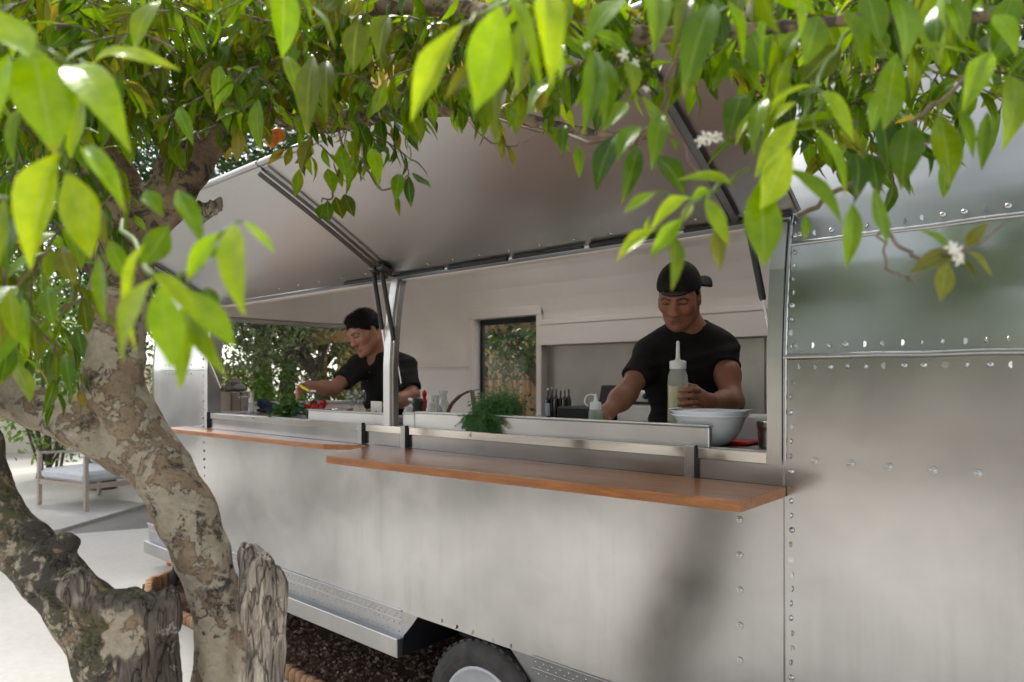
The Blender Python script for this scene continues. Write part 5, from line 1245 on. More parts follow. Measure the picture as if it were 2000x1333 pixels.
    def cap(g):
        g.ell(m.w((0, .016, .040)), (.084, .104, .094), M, .004)
        def below(p):
            q = (p - m.c) @ M.astype(np.float32); return q[..., 2] - (.034 - .13 * q[..., 1])
        g.put(below, m.c - .2, m.c + .2, .006, True)
        g.ell(m.w((0, -.105, .046)), (.034, .06, .024), M, .006, True)
        # peak, pointing back over the neck
        cr, sr = math.cos(R_(38)), math.sin(R_(38))
        def pk(x, y, z): return m.w((x * cr + (y - .016) * sr, .016 + (y - .016) * cr - x * sr, z))
        for x in np.linspace(-.055, .055, 36): g.cone(pk(x, .085, .040 - 3.5 * x * x), pk(x * .92, .160 - 9 * x * x, .020 - 5 * x * x), .0045, .004, .006)
    c = m.cloth('cap', cap, (.015, .0145, .0145), .0, vox=.0034)
    st = []
    for a in np.linspace(-.6, .6, 9): st.append(m.w((.0745 * math.sin(a) * 1.05, .016 - .104 * math.cos(a), .0505)))
    obj('cap_strap', MB().tube(st, .0065, 6, flat=1.6), 'black_plastic', c)
    obj('ear_stud', MB().lathe(m.w((.080, .006, -.040)), [(.0028, -.002), (.003, 0), (0, .003)], 8, axis=M[:, 0]), 'chrome', m.t)
cook_cap()
# ---- the younger cook behind the post
def cook_polo():
    hc = P(712, 650, 3.78); nb = P(742, 702, 3.86); ch = P(752, 760, 3.90); wa = P(752, 850, 3.95); pe = np.array((wa[0], wa[1] + .02, 1.14))
    sh_r, el_r, wr_r = P(704, 716, 3.82), P(650, 760, 3.66), P(604, 754, 3.52); sh_l, el_l, wr_l = P(792, 716, 3.96), P(806, 772, 3.84), P(740, 803, 3.66)
    M = face_frame(42, 29, -6); B = face_frame(25, 0)
    al = [sh_l, el_l, wr_l, sh_r, el_r, wr_r, pe, hc, P(585, 760, 3.5)]; lo = np.min(al, 0) - .2; hi = np.max(al, 0) + .2; lo[2] = FLOORZ; hi[2] = hc[2] + .17
    m = Man('young cook in black polo shirt reaching over the herbs behind the post', (pe[0], pe[1], FLOORZ), lo, hi, .004); b = m.body
    m.head(hc, M, nb + np.array((0, 0, -.02)), .97)
    b.ell(ch, (.14, .09, .17), B, .04); b.ell(wa, (.125, .09, .18), B, .04); b.ell(pe, (.14, .10, .12), B, .04); b.cone(sh_l, sh_r, .045, .045, .05)
    for q in (sh_l, sh_r): b.cone(nb, q, .045, .042, .04)
    m.limb([sh_r, (sh_r + el_r) / 2, el_r], [.046, .041, .035]); m.limb([el_r, el_r * .65 + wr_r * .35, wr_r], [.035, .036, .024]); m.limb([sh_l, (sh_l + el_l) / 2, el_l], [.046, .041, .035]); m.limb([el_l, el_l * .65 + wr_l * .35, wr_l], [.038, .038, .026])
    b.cone(wr_r, P(592, 758, 3.47), .026, .026, .02); fs = []
    for i in range(4): fs.append([P(590, 753 + 3.5 * i, 3.46 - .004 * i), P(582 - i * .5, 757 + 3.6 * i, 3.44), P(581, 764 + 3.6 * i, 3.43), P(585, 768 + 3.2 * i, 3.435)])
    m.fingers(fs, .0082); m.fingers([[P(596, 752, 3.46), P(588, 752, 3.43), P(583, 757, 3.415)]], .009)
    b.cone(wr_l, P(720, 808, 3.60), .026, .024, .02); fs = []
    for i in range(4): fs.append([P(718 - i, 806 + i, 3.59 - .008 * i), P(706 - i, 809 + i, 3.56 - .01 * i), P(698 - i, 814, 3.54 - .01 * i)])
    m.fingers(fs, .008); m.fingers([[P(728, 808, 3.60), P(724, 814, 3.56), P(718, 817, 3.54)]], .009)
    for q in (-1, 1):
        hp = pe + B[:, 0] * q * .08; kn = np.array((hp[0], hp[1] + .02, .76)); an = np.array((hp[0], hp[1] + .05, FLOORZ + .09)); m.limb([hp, kn, an], [.08, .052, .038]); b.cone(an - (0, 0, .05), an - B[:, 1] * .13 - np.array((0, 0, .055)), .036, .03, .02)
    m.skin((.38, .175, .110), (.33, .105, .082), (.06, .02, .015))
    def shirt(g):
        g.ell(ch, (.150, .108, .185), B, .05); g.ell(wa, (.130, .100, .19), B, .05); g.capped(wa, pe + np.array((0, 0, .02)), .13, .14, .06); g.cone(sh_l, sh_r, .058, .058, .05)
        for q in (sh_l, sh_r): g.cone(nb + np.array((0, 0, .012)), q + np.array((0, 0, .003)), .066, .058, .04)
        g.capped(sh_r, sh_r * .32 + el_r * .68, .059, .058, .03); g.capped(sh_l, sh_l * .2 + el_l * .8, .059, .057, .03)
        # folded collar with an open neck
        g.capped(nb + np.array((0, 0, -.02)), nb + np.array((0, 0, .030)) + B[:, 1] * .01, .090, .082, .012); g.cone(nb + np.array((0, 0, .08)) - B[:, 1] * .02, nb - B[:, 1] * .015 + np.array((0, 0, .012)), .072, .056, .006, True)
        g.cone(nb - B[:, 1] * .08 + np.array((0, 0, .03)), nb - B[:, 1] * .10 + np.array((0, 0, -.06)), .03, .006, .006, True)
    m.cloth('shirt', shirt, (.0135, .0125, .0125), .004)
    for k in range(2): p = nb - B[:, 1] * (.095 + .02 * k) + np.array((0, 0, -.075 - .045 * k)); obj('button', MB().lathe(p, [(.005, 0), (.005, .003), (0, .003)], 8, axis=-B[:, 1]), 'shirt_button', m.t)
    def trousers(g):
        g.ell(pe - np.array((0, 0, .03)), (.148, .108, .10), B, .03)
        for q in (-1, 1):
            hp = pe + B[:, 0] * q * .08; kn = np.array((hp[0], hp[1] + .02, .76)); g.cone(hp, kn, .09, .068, .03); g.capped(kn, (hp[0], hp[1] + .05, FLOORZ + .06), .068, .062, .02)
    m.cloth('trousers', trousers, (.02, .02, .024), .003, vox=.008)
    def hair(g):
        g.ell(m.w((0, .022, .044)), (.0790, .097, .087), M, .01); g.ell(m.w((0, -.030, .098)), (.055, .045, .024), M, .02); g.ell(m.w((0, -.135, -.008)), (.085, .095, .088), M, .004, True); g.ell(m.w((0, -.105, -.09)), (.12, .11, .085), M, .008, True)
        for q in (-1, 1): g.ell(m.w((q * .085, .008, -.018)), (.025, .022, .032), M, .006, True)
        g.ell(m.w((0, .0, -.13)), (.2, .2, .085), M, .01, True)
    hm = m.cloth('hair', hair, (.01, .01, .01), .002, 'hair_black', .0036)
    # short strands over the scalp
    V = np.array([v.co for v in hm.data.vertices]); Nn = np.array([v.normal for v in hm.data.vertices]); r = np.random.default_rng(3); ids = r.choice(len(V), 2600); mb = MB(); L0 = wloc(hm)
    fwd = -M[:, 1]
    for i in ids:
        q = (V[i] + L0 - m.c) @ M; 
        if q[2] < -.02: continue
        d = unit(Nn[i] * .55 + fwd * (.5 if q[2] > .05 else -.2) + np.array((0, 0, -.45 if q[2] < .06 else .1)) + r.normal(size=3) * .25); l = r.uniform(.008, .017); w = unit(np.cross(d, Nn[i])) * .0012; p = V[i] + L0 - Nn[i] * .002
        mb.add([p - w, p + w, p + d * l], [(0, 1, 2)])
    tag(obj('hair_strands', mb, 'hair_black', hm), kind='stuff')
cook_polo()

# ------------------------------------------------------------------ kitchen things on the worktop
WT = ZS - .007
def spot(px, Y, z=WT):
    r = ray(px, 741); t = Y / r[1]; p = P(px, 741, t); p[2] = z; return p, t
def pxm(t): return t / FPX
mat('plastic_clear', (.86, .88, .86), .30, 0, .03, alpha=.30); mat('plastic_white', (.80, .80, .78), .35, 0, .02, sss=.05); mat('melamine', (.84, .89, .94), .22, 0, .02, coat=.3); mat('oil_yellow', (.60, .55, .17), .15, 0, .1); mat('herb_green', (.10, .25, .10), .3, 0, .15)
mat('china', (.78, .78, .76), .2, 0, .02, coat=.4); mat('card', (.74, .71, .66), .7, 0, .02); mat('ink', (.10, .09, .08), .7); mat('dark_glass', (.012, .010, .010), .06, 0, .1, coat=1); mat('label_paper', (.50, .56, .62), .6, 0, .1, 30); mat('foil', (.4, .4, .42), .3, 1)
mat('red_skin', (.50, .015, .02), .3, 0, .25, 40); mat('red_plastic', (.62, .02, .02), .35); mat('blue_cloth', (.03, .045, .09), .9, 0, .25, 30, .3, 120); mat('blue_box', (.08, .14, .24), .4); mat('paper_white', (.78, .77, .75), .8, 0, .04, 40, .5, 50, .008); mat('tan_food', (.55, .36, .18), .6, 0, .2, 40); mat('pink_food', (.62, .30, .22), .5, 0, .2, 40)
mat('copper_brown', (.22, .13, .09), .3, 0, .2, 20, coat=.5); mat('oven_white', (.70, .69, .66), .3); mat('board_wood', (.40, .22, .10), .5, 0, .25, 12); mat('yellow_plastic', (.75, .60, .05), .4); mat('bag_grey', (.42, .41, .40), .35, 0, .1, 20, .8, 25, .02)
def lath(name, label, cat, c, prof, m, n=28, group=None): return tag(obj(name, MB().lathe(c, prof, n), m), label, cat, group)
def walls(prof, th):
    """open vessel: outer profile going up, then back down inside"""
    return prof + [(max(r - th, .001), z) for r, z in prof[::-1] if z > th][:] + [(max(prof[0][0] - th, .001), th), (0, th)]
def squeeze(px, Y, r, h, label, fill, fm, nozzle=.05, body='plastic_clear', capm='plastic_white', ring_cap=False, z=WT):
    c, t = spot(px, Y, z); o = thing('squeeze_bottle', label, 'bottle', c)
    obj('bottle_body', MB().lathe(c, [(r * .9, 0), (r, .006), (r, h * .30), (r * .97, h * .55), (r, h * .72), (r * .93, h * .86), (r * .72, h * .95), (r * .66, h)], 28), body, o)
    if fill: obj('sauce', MB().lathe(c, [(r * .85, .004), (r * .95, .008), (r * .95, h * fill * .5), (r * .92, h * fill), (0, h * fill)], 24), fm, o)
    cp = obj('screw_cap', MB().lathe(c, [(r * .78, h - .012), (r * .80, h - .01), (r * .80, h + .012), (r * .74, h + .016), (r * .25, h + .020), (r * .20, h + .03), (r * .16, h + .02 + nozzle), (r * .10, h + .024 + nozzle), (0, h + .025 + nozzle)], 24), capm, o)
    if ring_cap:
        pts = [c + np.array((math.cos(a), 0, math.sin(a))) @ np.array([RT, (0, 0, 0), (0, 0, 1.0)]) * r * .85 + np.array((0, 0, h + .022)) - RT * r * .62 for a in np.linspace(-.6, 4.2, 14)]
        obj('tether', MB().tube(pts, .0028, 6), capm, o)
    return o
# held by the cook: lifted just clear of the worktop
squeeze(1324, WY(1324, 760, 2.0)[1] + .20, .036, .255, 'tall clear squeeze bottle of pale oil in the capped cook\'s hand', .72, 'oil_yellow', .062)
squeeze(1163, 2.05, .0265, .108, 'small squeeze bottle of green herb sauce with ring cap beside the cook\'s hand', .8, 'herb_green', .022, ring_cap=True)
squeeze(842, 2.10, .024, .085, 'short white squeeze bottle beside the glass carafes', .5, 'plastic_white', .03, 'plastic_white')
squeeze(490, 2.06, .018, .075, 'slim clear squeeze bottle in front of the steel stockpot', .5, 'plastic_white', .03)
# stacked bowls
def bowls():
    for i, (r, h, dz, lab) in enumerate(((.112, .098, 0, 'pale blue plastic mixing bowl on the sill, lower of the stacked pair'), (.115, .096, .012, 'pale blue plastic mixing bowl nested on top of the other bowl'))):
        c, t = spot(1386, 2.035, WT + dz); prof = [(.045, 0), (.05, .002), (.075, .02), (.095, h * .5), (r - .004, h - .012), (r, h - .008), (r + .006, h - .004), (r + .006, h)]
        if i: prof = [(.04, 0), (.07, .018), (.092, h * .5), (r - .006, h - .010), (r + .003, h - .002), (r + .005, h + .002)]
        b_ = tag(obj('mixing_bowl', MB().lathe(c, prof + [(r - .006, h - .004), (.088, h * .5), (.066, .022), (0, .010)], 40), 'melamine'), lab, 'bowl', 'stacked mixing bowls')
        if i:
            for s in (-1, 1): obj('lug', MB().box((-.03, r - .012, h + .0035), (.03, r + .010, h + .0065), .001, Matrix.Translation(c) @ Matrix.Rotation(R_(95 + (0 if s > 0 else 180)), 4, 'Z')), 'melamine', b_)
bowls()
c, t = spot(1448, 2.10); tag(obj('chopping_mat', MB().box(c + np.array((-.09, -.03, 0)), c + np.array((.03, .09, .012)), .004), 'red_plastic'), 'red plastic board edge peeking out behind the mixing bowls', 'board')
def gastro(px, Y, r, h, lab, lid=True):
    c, t = spot(px, Y); o = thing('steel_container', lab, 'container', c); obj('pot_wall', MB().lathe(c, walls([(r * .93, 0), (r * .96, .004), (r, h * .6), (r, h * .82), (r * 1.05, h * .83), (r * 1.05, h)], .002), 32), 'steel', o)
    if lid: obj('lid', MB().lathe(c + np.array((0, 0, h + .001)), [(r * 1.07, 0), (r * 1.07, .004), (r * .9, .007), (0, .008)], 32), 'steel_bright', o)
gastro(1510, 2.10, .045, .072, 'round steel container with lid against the opening\'s frame')
c, t = spot(1490, 2.30); tag(obj('steel_tray', MB().box(c + np.array((-.07, -.05, 0)), c + np.array((.10, .09, .085)), .006), 'plastic_white'), 'white plastic tub behind the round steel container', 'tub')
# plate and ring by the capped cook
c, t = spot(1220, 2.16); tag(obj('plate', MB().lathe(c + np.array((0, 0, .028)), [(.03, 0), (.05, .004), (.068, .014), (.068, .017), (.05, .008), (0, .005)], 32), 'china'), 'shallow dish on the worktop in front of the capped cook', 'dish')
c, t = spot(1220, 2.16); tag(obj('pedestal_block', MB().box(c + np.array((-.05, -.04, 0)), c + np.array((.05, .04, .027)), .004), 'board_wood'), 'small wooden block under the shallow dish', 'block')
# dark bottles on the far worktop
def bottle_rack():
    for i, (px, lab) in enumerate(((1070, True), (1078, False), (1086, False), (1095, False), (1103, False), (1111, False))):
        c, t = spot(px, 3.62 + .02 * (i % 2), 1.236); h = .205 + .006 * ((i * 7) % 3); r = .0165
        o = thing('oil_bottle', ('dark oil bottle with pale blue label, at the door end of the row', 'second dark bottle from the door, beside the labelled one', 'third dark bottle from the rear door', 'fourth dark bottle from the rear door', 'fifth dark bottle from the rear door', 'last dark bottle of the row, farthest from the rear door')[i], 'bottle', c, 'dark bottles by the backsplash')
        obj('glass', MB().lathe(c, [(r, 0), (r, h * .58), (r * .8, h * .66), (r * .36, h * .74), (r * .34, h * .95)], 16), 'dark_glass', o); obj('stopper', MB().lathe(c, [(r * .42, h * .90), (r * .42, h * .99), (r * .2, h), (0, h)], 10), 'foil', o)
        if lab: obj('paper_label', MB().lathe(c, [(r + .0006, h * .1), (r + .0006, h * .5)], 16), 'label_paper', o)
bottle_rack()
c, t = spot(1098, 3.62, 1.236)
c, t = spot(1160, 3.6, 1.236); o = thing('induction_hob', 'black tabletop appliance between the dark bottles and the white oven', 'appliance', c); obj('casing', MB().box(c + np.array((-.22, -.1, 0)), c + np.array((.16, .2, .09)), .01), 'black_plastic', o); obj('screen', MB().box((-.1, -.012, 0), (.1, .012, .15), .006, Matrix.Translation(c + np.array((.12, .02, .08))) @ Matrix.Rotation(R_(-15), 4, 'X')), 'black_plastic', o)
c, t = spot(1252, 3.55, 1.236); o = thing('toaster_oven', 'white countertop oven behind the capped cook\'s elbow', 'oven', c); obj('casing', MB().box(c + np.array((-.12, -.08, 0)), c + np.array((.30, .25, .20)), .012), 'oven_white', o); obj('oven_door', MB().box(c + np.array((-.10, -.088, .02)), c + np.array((.28, -.081, .11)), .003), 'oven_white', o); obj('vent_strip', MB().box(c + np.array((-.11, -.086, .118)), c + np.array((.29, -.081, .135)), .001), 'black_plastic', o)
for k in range(3): obj('dial', MB().lathe(c + np.array((.0 + .08 * k, -.0805, .165)), [(.018, 0), (.016, .014), (0, .014)], 14, axis=(0, -1, 0)), 'black_plastic', o)
c, t = spot(1470, 3.5, 1.236); tag(obj('roasting_pan', MB().lathe(c, [(.10, 0), (.13, .05), (.15, .055), (.15, .06), (.125, .052), (.09, .006), (0, .005)], 28), 'dark_steel'), 'dark roasting pan on the far worktop beside the bright backsplash', 'pan')
c, t = spot(1112, 2.35); tag(obj('carving_board', MB().box(c + np.array((-.14, -.06, 0)), c + np.array((.10, .05, .02)), .004), 'board_wood'), 'wooden chopping board on the worktop behind the jars', 'board')
# jars by the dill
for i, (px, Y, r, h, lab) in enumerate(((1030, 2.02, .022, .055, 'small clear glass jar beside the dill bunch'), (1046, 2.10, .028, .05, 'wide clear glass bowl behind the small jar'))):
    c, t = spot(px, Y); tag(obj('glass_jar', MB().lathe(c, walls([(r * .8, 0), (r, .004), (r * 1.02, h * .6), (r * .85, h * .85), (r * .9, h)], .0022), 24), 'glassware'), lab, 'jar')
# dill
def dill():
    m, nt, b = new_mat('dill_green'); nt.links.new(ramp(nt, _n(nt, 'ShaderNodeNewGeometry').outputs['Random Per Island'], [(0, (.045, .15, .035)), (1, (.16, .33, .10))]), b.inputs['Base Color']); b.inputs['Roughness'].default_value = .6
    r = random.Random(5); ctr, t = spot(975, 1.99); ctr = ctr + np.array((0, 0, .075)); o = thing('dill_bunch', 'feathery green dill bunch draped over the guard board', 'herb', ctr - np.array((0, 0, .11)))
    mb = MB(); st = MB()
    for i in range(1000):
        # each frond springs from the tied stalks, sweeps up and over, and hangs over the board
        u0 = r.random(); p = ctr + RT * r.uniform(-.030, .035) + FW * r.gauss(.01, .02) + np.array((0, 0, r.uniform(-.055, .02))); el = r.uniform(.05, 1.5); sw = r.uniform(-.95, .7)
        d0 = unit(RT * sw + np.array((0, 0, math.sin(el) * 1.1)) - FW * r.uniform(-.25, .6)); L = r.uniform(.06, .115); pts = [p.copy()]; g = r.uniform(.55, 1.35)
        for k in range(7):
            d0 = unit(d0 + np.array((0, 0, -.25 * g)) - RT * .09); p = p + d0 * L / 7; pts.append(p.copy())
        if min(q[2] for q in pts) < WT - .05: continue
        pts = [np.array((q[0], min(q[1], YW + .022) if q[2] < WT + .068 else q[1], q[2])) for q in pts]
        st.tube(pts, [.0011] * 4 + [.0008] * 4, 3, False)
        for k in range(2, 8):
            for j in range(6):
                s = unit([r.gauss(0, 1) for _ in range(3)]); dd = unit(pts[k] - pts[k - 1]); q = unit(dd * .8 + s * .8); l = r.uniform(.010, .019); w = np.cross(q, s); w = unit(w) * .0011
                a0 = pts[k]; mb.add([a0 - w, a0 + w, a0 + q * l + np.array((0, 0, -.002))], [(0, 1, 2)])
    tag(obj('fronds', mb, 'dill_green', o), kind='stuff'); tag(obj('stalks', st, 'dill_green', o), kind='stuff')
dill()
# herbs, radishes, paper by the young cook
def herbs():
    c, t = spot(562, 2.0); o = thing('basil_bunch', 'bunch of leafy green herbs spilling over the end of the guard board', 'herb', c); ms = Mass(); r = random.Random(3); st = MB()
    for i in range(150):
        p = c + np.array((r.gauss(0, .055), r.gauss(0, .03), abs(r.gauss(.05, .03)) + .004)); 
        if p[0] < c[0] - .03: p[2] -= r.uniform(0, .02); p[1] = min(p[1], YW + .02) if p[2] < WT + .005 else p[1]
        d = unit((r.gauss(0, 1), r.gauss(-.3, .6), r.gauss(.1, .5))); ms.leaf(p, d, np.array((r.gauss(0, .4), r.gauss(-.5, .4), 1.)), r.uniform(.03, .05), r.uniform(.045, .07), np.array((.05, .15, .025)) * r.uniform(.5, 1.5))
        if i % 5 == 0: st.tube([c + np.array((r.gauss(0, .03), .02, .01)), p], .0014, 4, False)
    tag(ms.build('leaves', o), kind='stuff'); tag(obj('stalks', st, 'dill_green', o), kind='stuff')
herbs()
def radishes():
    r = random.Random(8)
    labs = ['red radish at the herb end of the heap', 'red radish next to the herbs, low in the heap', 'red radish lying in the bowl below the paper', 'red radish in the middle of the heap', 'red radish on top of the heap', 'red radish tucked behind the heap', 'red radish at the saucepan end of the heap', 'red radish at the front rim of the bowl', 'red radish high on the saucepan side of the heap', 'red radish resting against its neighbours beside the saucepan']
    c0, t = spot(618, 2.12)
    tag(obj('radish_bowl', MB().lathe(c0 + np.array((0, 0, .001)), [(.05, 0), (.055, .004), (.085, .042), (.09, .046), (.085, .047), (.06, .036), (0, .034)], 30), 'china'), 'pale round bowl heaped with radishes beside the herbs', 'bowl')
    for i in range(10):
        c = c0 + np.array((-.055 + .0125 * i + r.gauss(0, .004), r.uniform(-.035, .03), .040 + (.022 if i in (3, 4, 8) else 0))); s = r.uniform(.013, .018)
        o = thing('radish', labs[i], 'radish', c, 'radishes in the bowl')
        ax = unit((r.gauss(0, 1), r.gauss(0, 1), r.gauss(0, .5))); obj('root', MB().lathe(c + np.array((0, 0, s)), [(0, -s), (s * .6, -s * .8), (s, -.1 * s), (s * .9, s * .5), (s * .4, s * 1.0), (s * .1, s * 1.5), (0, s * 2.1)], 14, axis=ax), 'red_skin', o)
        obj('tail_stub', MB().tube([c + np.array((0, 0, s)) - ax * s * .9, c + np.array((0, 0, s)) - ax * s * 1.6], [.003, .002], 5), 'dill_green', o)
    c, t = spot(607, 2.22); V = []; n = 12
    mb = MB(); 
    for i in range(n):
        for j in range(n): u, v = i / (n - 1) - .5, j / (n - 1) - .5; V.append(c + np.array((u * .13, v * .09, .055 + .03 * math.sin(u * 9 + v * 4) * math.cos(v * 11) - .16 * (u * u + v * v) + r.gauss(0, .003))))
    mb.add(V, [(i * n + j, i * n + j + 1, (i + 1) * n + j + 1, (i + 1) * n + j) for i in range(n - 1) for j in range(n - 1)]); o = obj('crumpled_paper', mb, 'paper_white'); md = o.modifiers.new('s', 'SOLIDIFY'); md.thickness = .003; tag(o, 'crumpled white paper behind the radishes', 'paper')
    c, t = spot(588, 2.25); tag(obj('blue_wrapper', MB().box((-.05, -.03, 0), (.05, .03, .05), .01, Matrix.Translation(c) @ Matrix.Rotation(R_(25), 4, 'Z')), 'blue_box'), 'blue box beside the crumpled paper', 'box')
radishes()
# tool in the young cook's hand
a, b2 = P(584, 752, 3.42), P(604, 764, 3.405); o = thing('paring_knife', 'yellow handled knife in the young cook\'s outstretched hand', 'knife', a); obj('handle', MB().tube([a, (a + b2) / 2, b2], [.006, .0075, .006], 8), 'yellow_plastic', o); obj('blade', MB().box(b2 + np.array((0, -.001, -.006)), b2 + np.array((.06, .001, .006)), .0005), 'steel_bright', o)
# stockpot, bag, cloth
def stockpot():
    c, t = spot(456, 2.20); r = .125; h = .125; o = thing('stockpot', 'large brushed steel stockpot at the end of the worktop', 'pot', c); obj('pot_wall', MB().lathe(c, walls([(r * .98, 0), (r, .004), (r, h - .004), (r + .004, h)], .003), 40), 'steel_bright', o)
    for s in (-1, 1): obj('pot_handle', MB().tube([c + np.array((s * r, -.03, h * .7)), c + np.array((s * (r + .03), -.02, h * .75)), c + np.array((s * (r + .03), .02, h * .75)), c + np.array((s * r, .03, h * .7))], .004, 6), 'chrome', o)
    g = SDF(c - .2, c + .3, .006); rr = random.Random(2)
    for i in range(16): g.ell(c + np.array((rr.gauss(0, .04), rr.gauss(0, .03), h + .01 + abs(rr.gauss(.012, .02)))), (rr.uniform(.02, .05), rr.uniform(.02, .04), rr.uniform(.012, .026)), None, .01)
    V, F = g.surf(); tag(grid_obj('plastic_bag', V, F, 'bag_grey'), 'crumpled grey plastic bag lying on the stockpot', 'bag')
    c, t = spot(521, 2.22); g = SDF(c - .15, c + .2, .006)
    g.cone(c + np.array((-.06, 0, .055)), c + np.array((.07, .02, .03)), .03, .022, .01); g.cone(c + np.array((-.05, .03, .03)), c + np.array((.08, .03, .02)), .03, .02, .01); g.ell(c + np.array((0, 0, .012)), (.09, .05, .014), None, .01)
    V, F = g.surf(); V = V + normals(V, F) * (.004 * vnoise(V * 45, 3))[:, None]; V[:, 2] = np.maximum(V[:, 2], WT + .001); tag(grid_obj('kitchen_cloth', V, F, 'blue_cloth'), 'folded dark blue kitchen cloth beside the stockpot', 'cloth')
stockpot()
def glasses():
    for px, Y, lab in ((687, 2.12, 'stemmed wine glass in front of the young cook'), (703, 2.18, 'stemmed wine glass next to the menu card')):
        c, t = spot(px, Y); prof = [(.030, 0), (.028, .003), (.005, .007), (.0035, .03), (.004, .06), (.016, .072), (.031, .095), (.034, .12), (.029, .150)]
        tag(obj('wine_glass', MB().lathe(c, prof + [(.0278, .150), (.0326, .12), (.0296, .096), (.014, .075), (0, .071)], 26), 'glassware'), lab, 'glass', 'wine glasses')
    c, t = spot(668, 2.10); r = .055; o = thing('saucepan', 'small steel saucepan beside the radishes', 'saucepan', c); obj('pan_wall', MB().lathe(c, walls([(r * .8, 0), (r * .95, .008), (r, .05), (r + .003, .055)], .002), 30), 'steel_bright', o); obj('pan_handle', MB().tube([c + np.array((-r, 0, .045)), c + np.array((-r - .03, -.01, .052)), c + np.array((-r - .06, -.02, .052))], .004, 6, flat=.6), 'steel', o)
    c, t = spot(735, YW + .09); o = thing('menu_card', 'small white card standing by the centre post', 'card', c); obj('card_face', MB().box(c + np.array((-.040, -.001, 0)), c + np.array((.040, .002, .105)), 0), 'card', o); obj('card_back', MB().box((-.04, -.0015, 0), (.04, .0015, .103), 0, Matrix.Translation(c + np.array((0, .04, 0))) @ Matrix.Rotation(R_(20), 4, 'X')), 'card', o)
    obj('printed_mark', MB().box(c + np.array((-.004, -.0022, .045)), c + np.array((.004, -.0014, .062)), 0), 'ink', o); obj('printed_line', MB().box(c + np.array((-.02, -.0022, .032)), c + np.array((.02, -.0014, .034)), 0), 'ink', o)
    c, t = spot(794, 2.05)
    for i in range(4): tag(obj('saucer', MB().lathe(c + np.array((0, 0, .004 + .0085 * i)), [(.028, 0), (.032, .001), (.055, .008), (.056, .0105), (.034, .004), (0, .003)], 30), 'china'), ('white saucer at the bottom of the stack by the post', 'white saucer second from the bottom of the stack', 'white saucer second from the top of the stack', 'white saucer on top of the stack by the post')[i], 'saucer', 'stacked saucers')
    c, t = spot(800, 2.16); tag(obj('steel_cup', MB().lathe(c, walls([(.026, 0), (.03, .03), (.031, .075)], .0015), 24), 'glassware'), 'clear tumbler behind the saucers', 'tumbler')
    c, t = spot(818, 2.06); tag(obj('steel_canister', MB().lathe(c, [(.0225, 0), (.0225, .04), (.021, .042), (0, .042)], 22), 'steel'), 'short steel canister under the black grinder', 'canister')
    c, t = spot(816, 2.12); o = thing('pepper_grinder', 'black grinder with steel arm beside the saucers', 'grinder', c); obj('grinder_body', MB().lathe(c, [(.026, 0), (.026, .06), (.022, .075), (.028, .09), (.027, .108), (.018, .118), (0, .12)], 22), 'black_plastic', o); obj('steel_arm', MB().tube([c + np.array((0, 0, .10)), c + np.array((-.05, -.01, .112))], .009, 8), 'steel', o)
    c, t = spot(829, 2.2); tag(obj('chilli_bottle', MB().lathe(c, [(.016, 0), (.017, .09), (.008, .115), (.008, .125), (.011, .126), (.011, .145), (.003, .155), (0, .156)], 18), 'red_plastic'), 'red capped sauce bottle behind the grinder', 'bottle')
    for px, Y, h, lab in ((850, 2.22, .13, 'clear glass carafe behind the short white bottle'), (866, 2.30, .15, 'taller clear glass carafe nearer the rear door')):
        c, t = spot(px, Y); p = [(.030, 0), (.034, .004), (.034, h * .45), (.018, h * .72), (.016, h * .85), (.022, h)]; tag(obj('carafe', MB().lathe(c, walls(p, .002), 24), 'glassware'), lab, 'carafe')
    c, t = spot(894, 2.10); o = tag(obj('storage_tub', MB().lathe(c, walls([(.05, 0), (.054, .003), (.062, .048), (.066, .05)], .0015), 4), 'plastic_clear'), 'clear plastic tub with garlic and shallots before the dill', 'tub'); o.rotation_euler[2] = .6
    for i, (dx, dy, mm, lab) in enumerate(((-.025, -.062, 'tan_food', 'pale garlic bulb beside the clear tub'), (.030, -.062, 'pink_food', 'pink shallot beside the dill bunch'), (.052, -.055, 'pink_food', 'small pink shallot touching the dill bunch'))):
        q = c + np.array((dx, dy, .0)); s = .021 - .003 * i; tag(obj('bulb', MB().lathe(q, [(0, 0), (s * .7, s * .1), (s, s * .6), (s * .8, s * 1.2), (s * .3, s * 1.6), (s * .12, s * 1.9), (0, s * 2)], 14), mm), lab, 'bulb')
    # glass cloche with a brown rim leaning against the wall
    c, t = spot(912, 2.36); o = thing('ham_stand', 'arched brown and steel stand on the worktop before the rear door', 'stand', c); pts = []
    for a in np.linspace(.15, 1.35, 12): pts.append(c + RT * (.16 * -math.cos(a) + .06) + np.array((0, 0, .155 * math.sin(a))))
    obj('arch', MB().tube(pts, [.012] * 8 + [.008] * 4, 8, flat=.5), 'copper_brown', o); obj('prop', MB().tube([pts[-1], c + RT * .045 + np.array((0, 0, .002))], [.010, .013], 8), 'copper_brown', o); obj('cross_rail', MB().tube([pts[-2], pts[-1] + RT * .035 + np.array((0, 0, .008))], .005, 6), 'steel', o); obj('base_plate', MB().box(c + np.array((-.1, -.05, 0)), c + np.array((.1, .05, .01)), .003), 'board_wood', o)
glasses()
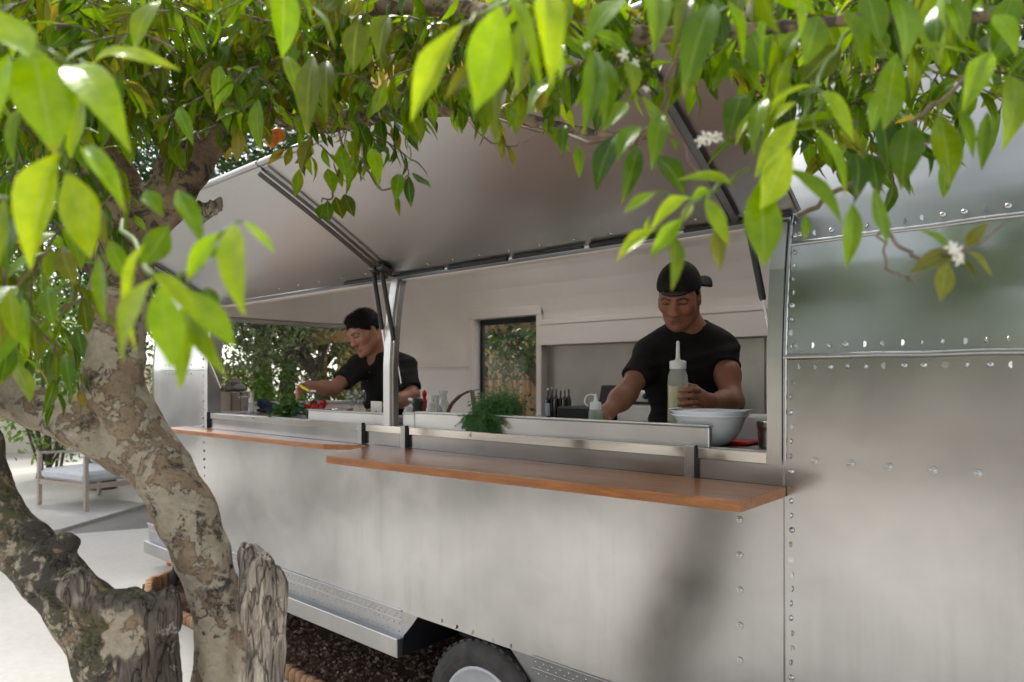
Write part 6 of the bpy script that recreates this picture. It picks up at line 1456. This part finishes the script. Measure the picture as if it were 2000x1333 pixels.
# ------------------------------------------------------------------ lounge chair in the yard
mat('cushion', (.62, .63, .65), .9, 0, .06, 10, .2, 80)
def lounge_chair():
    A = WZ(77, 984, 0.0); B = WZ(168, 998, 0.0); u = unit((B - A) * (1, 1, 0)); v = np.array((-u[1], u[0], 0)); v = v if v @ FW > 0 else -v; W = np.linalg.norm(B - A); D = .72
    o = thing('lounge_chair', 'low wooden lounge chair with pale grey cushions on the sunny terrace', 'chair', A + u * W / 2 + v * D / 2)
    def q(a, b, z): return A + u * a + v * b + np.array((0, 0, z))
    def beam(nm, p0, p1, w, h): 
        d = unit(p1 - p0); s = unit(np.cross(d, (0, 0, 1.))) if abs(d[2]) < .9 else u; n = np.cross(s, d); vv = [p + s * i * w / 2 + n * j * h / 2 for p in (p0, p1) for i, j in ((-1, -1), (1, -1), (1, 1), (-1, 1))]
        return obj(nm, MB().add(vv, [(3, 2, 1, 0), (4, 5, 6, 7)] + [(k, (k + 1) % 4, 4 + (k + 1) % 4, 4 + k) for k in range(4)]), 'chair_wood', o)
    for a in (0, W):
        for b_ in (0, D): beam('leg', q(a, b_, -.005), q(a, b_, .60 if b_ == 0 else .56), .04, .04)
    for a in (0, W): beam('armrest', q(a, -.03, .615), q(a, D + .03, .58), .055, .025); beam('side_rail', q(a, 0, .27), q(a, D, .25), .025, .06)
    for b_ in (0, D): beam('seat_rail', q(0, b_, .27), q(W, b_, .27), .025, .06)
    beam('back_rail', q(0, D + .1, .70), q(W, D + .1, .70), .03, .04)
    for k in range(5): a = W * (k + .5) / 5; beam('back_slat', q(a, D * .92, .30), q(a, D + .1, .70), .03, .015)
    M = Matrix(((u[0], v[0], 0, A[0]), (u[1], v[1], 0, A[1]), (0, 0, 1, 0), (0, 0, 0, 1)))
    obj('seat_cushion', MB().box((.03, -.01, .305), (W - .03, D - .05, .43), .035, M), 'cushion', o); obj('back_cushion', MB().box((.03, D - .16, .43), (W - .03, D + .02, .74), .04, M @ Matrix.Translation((0, 0, 0))), 'cushion', o)
lounge_chair()
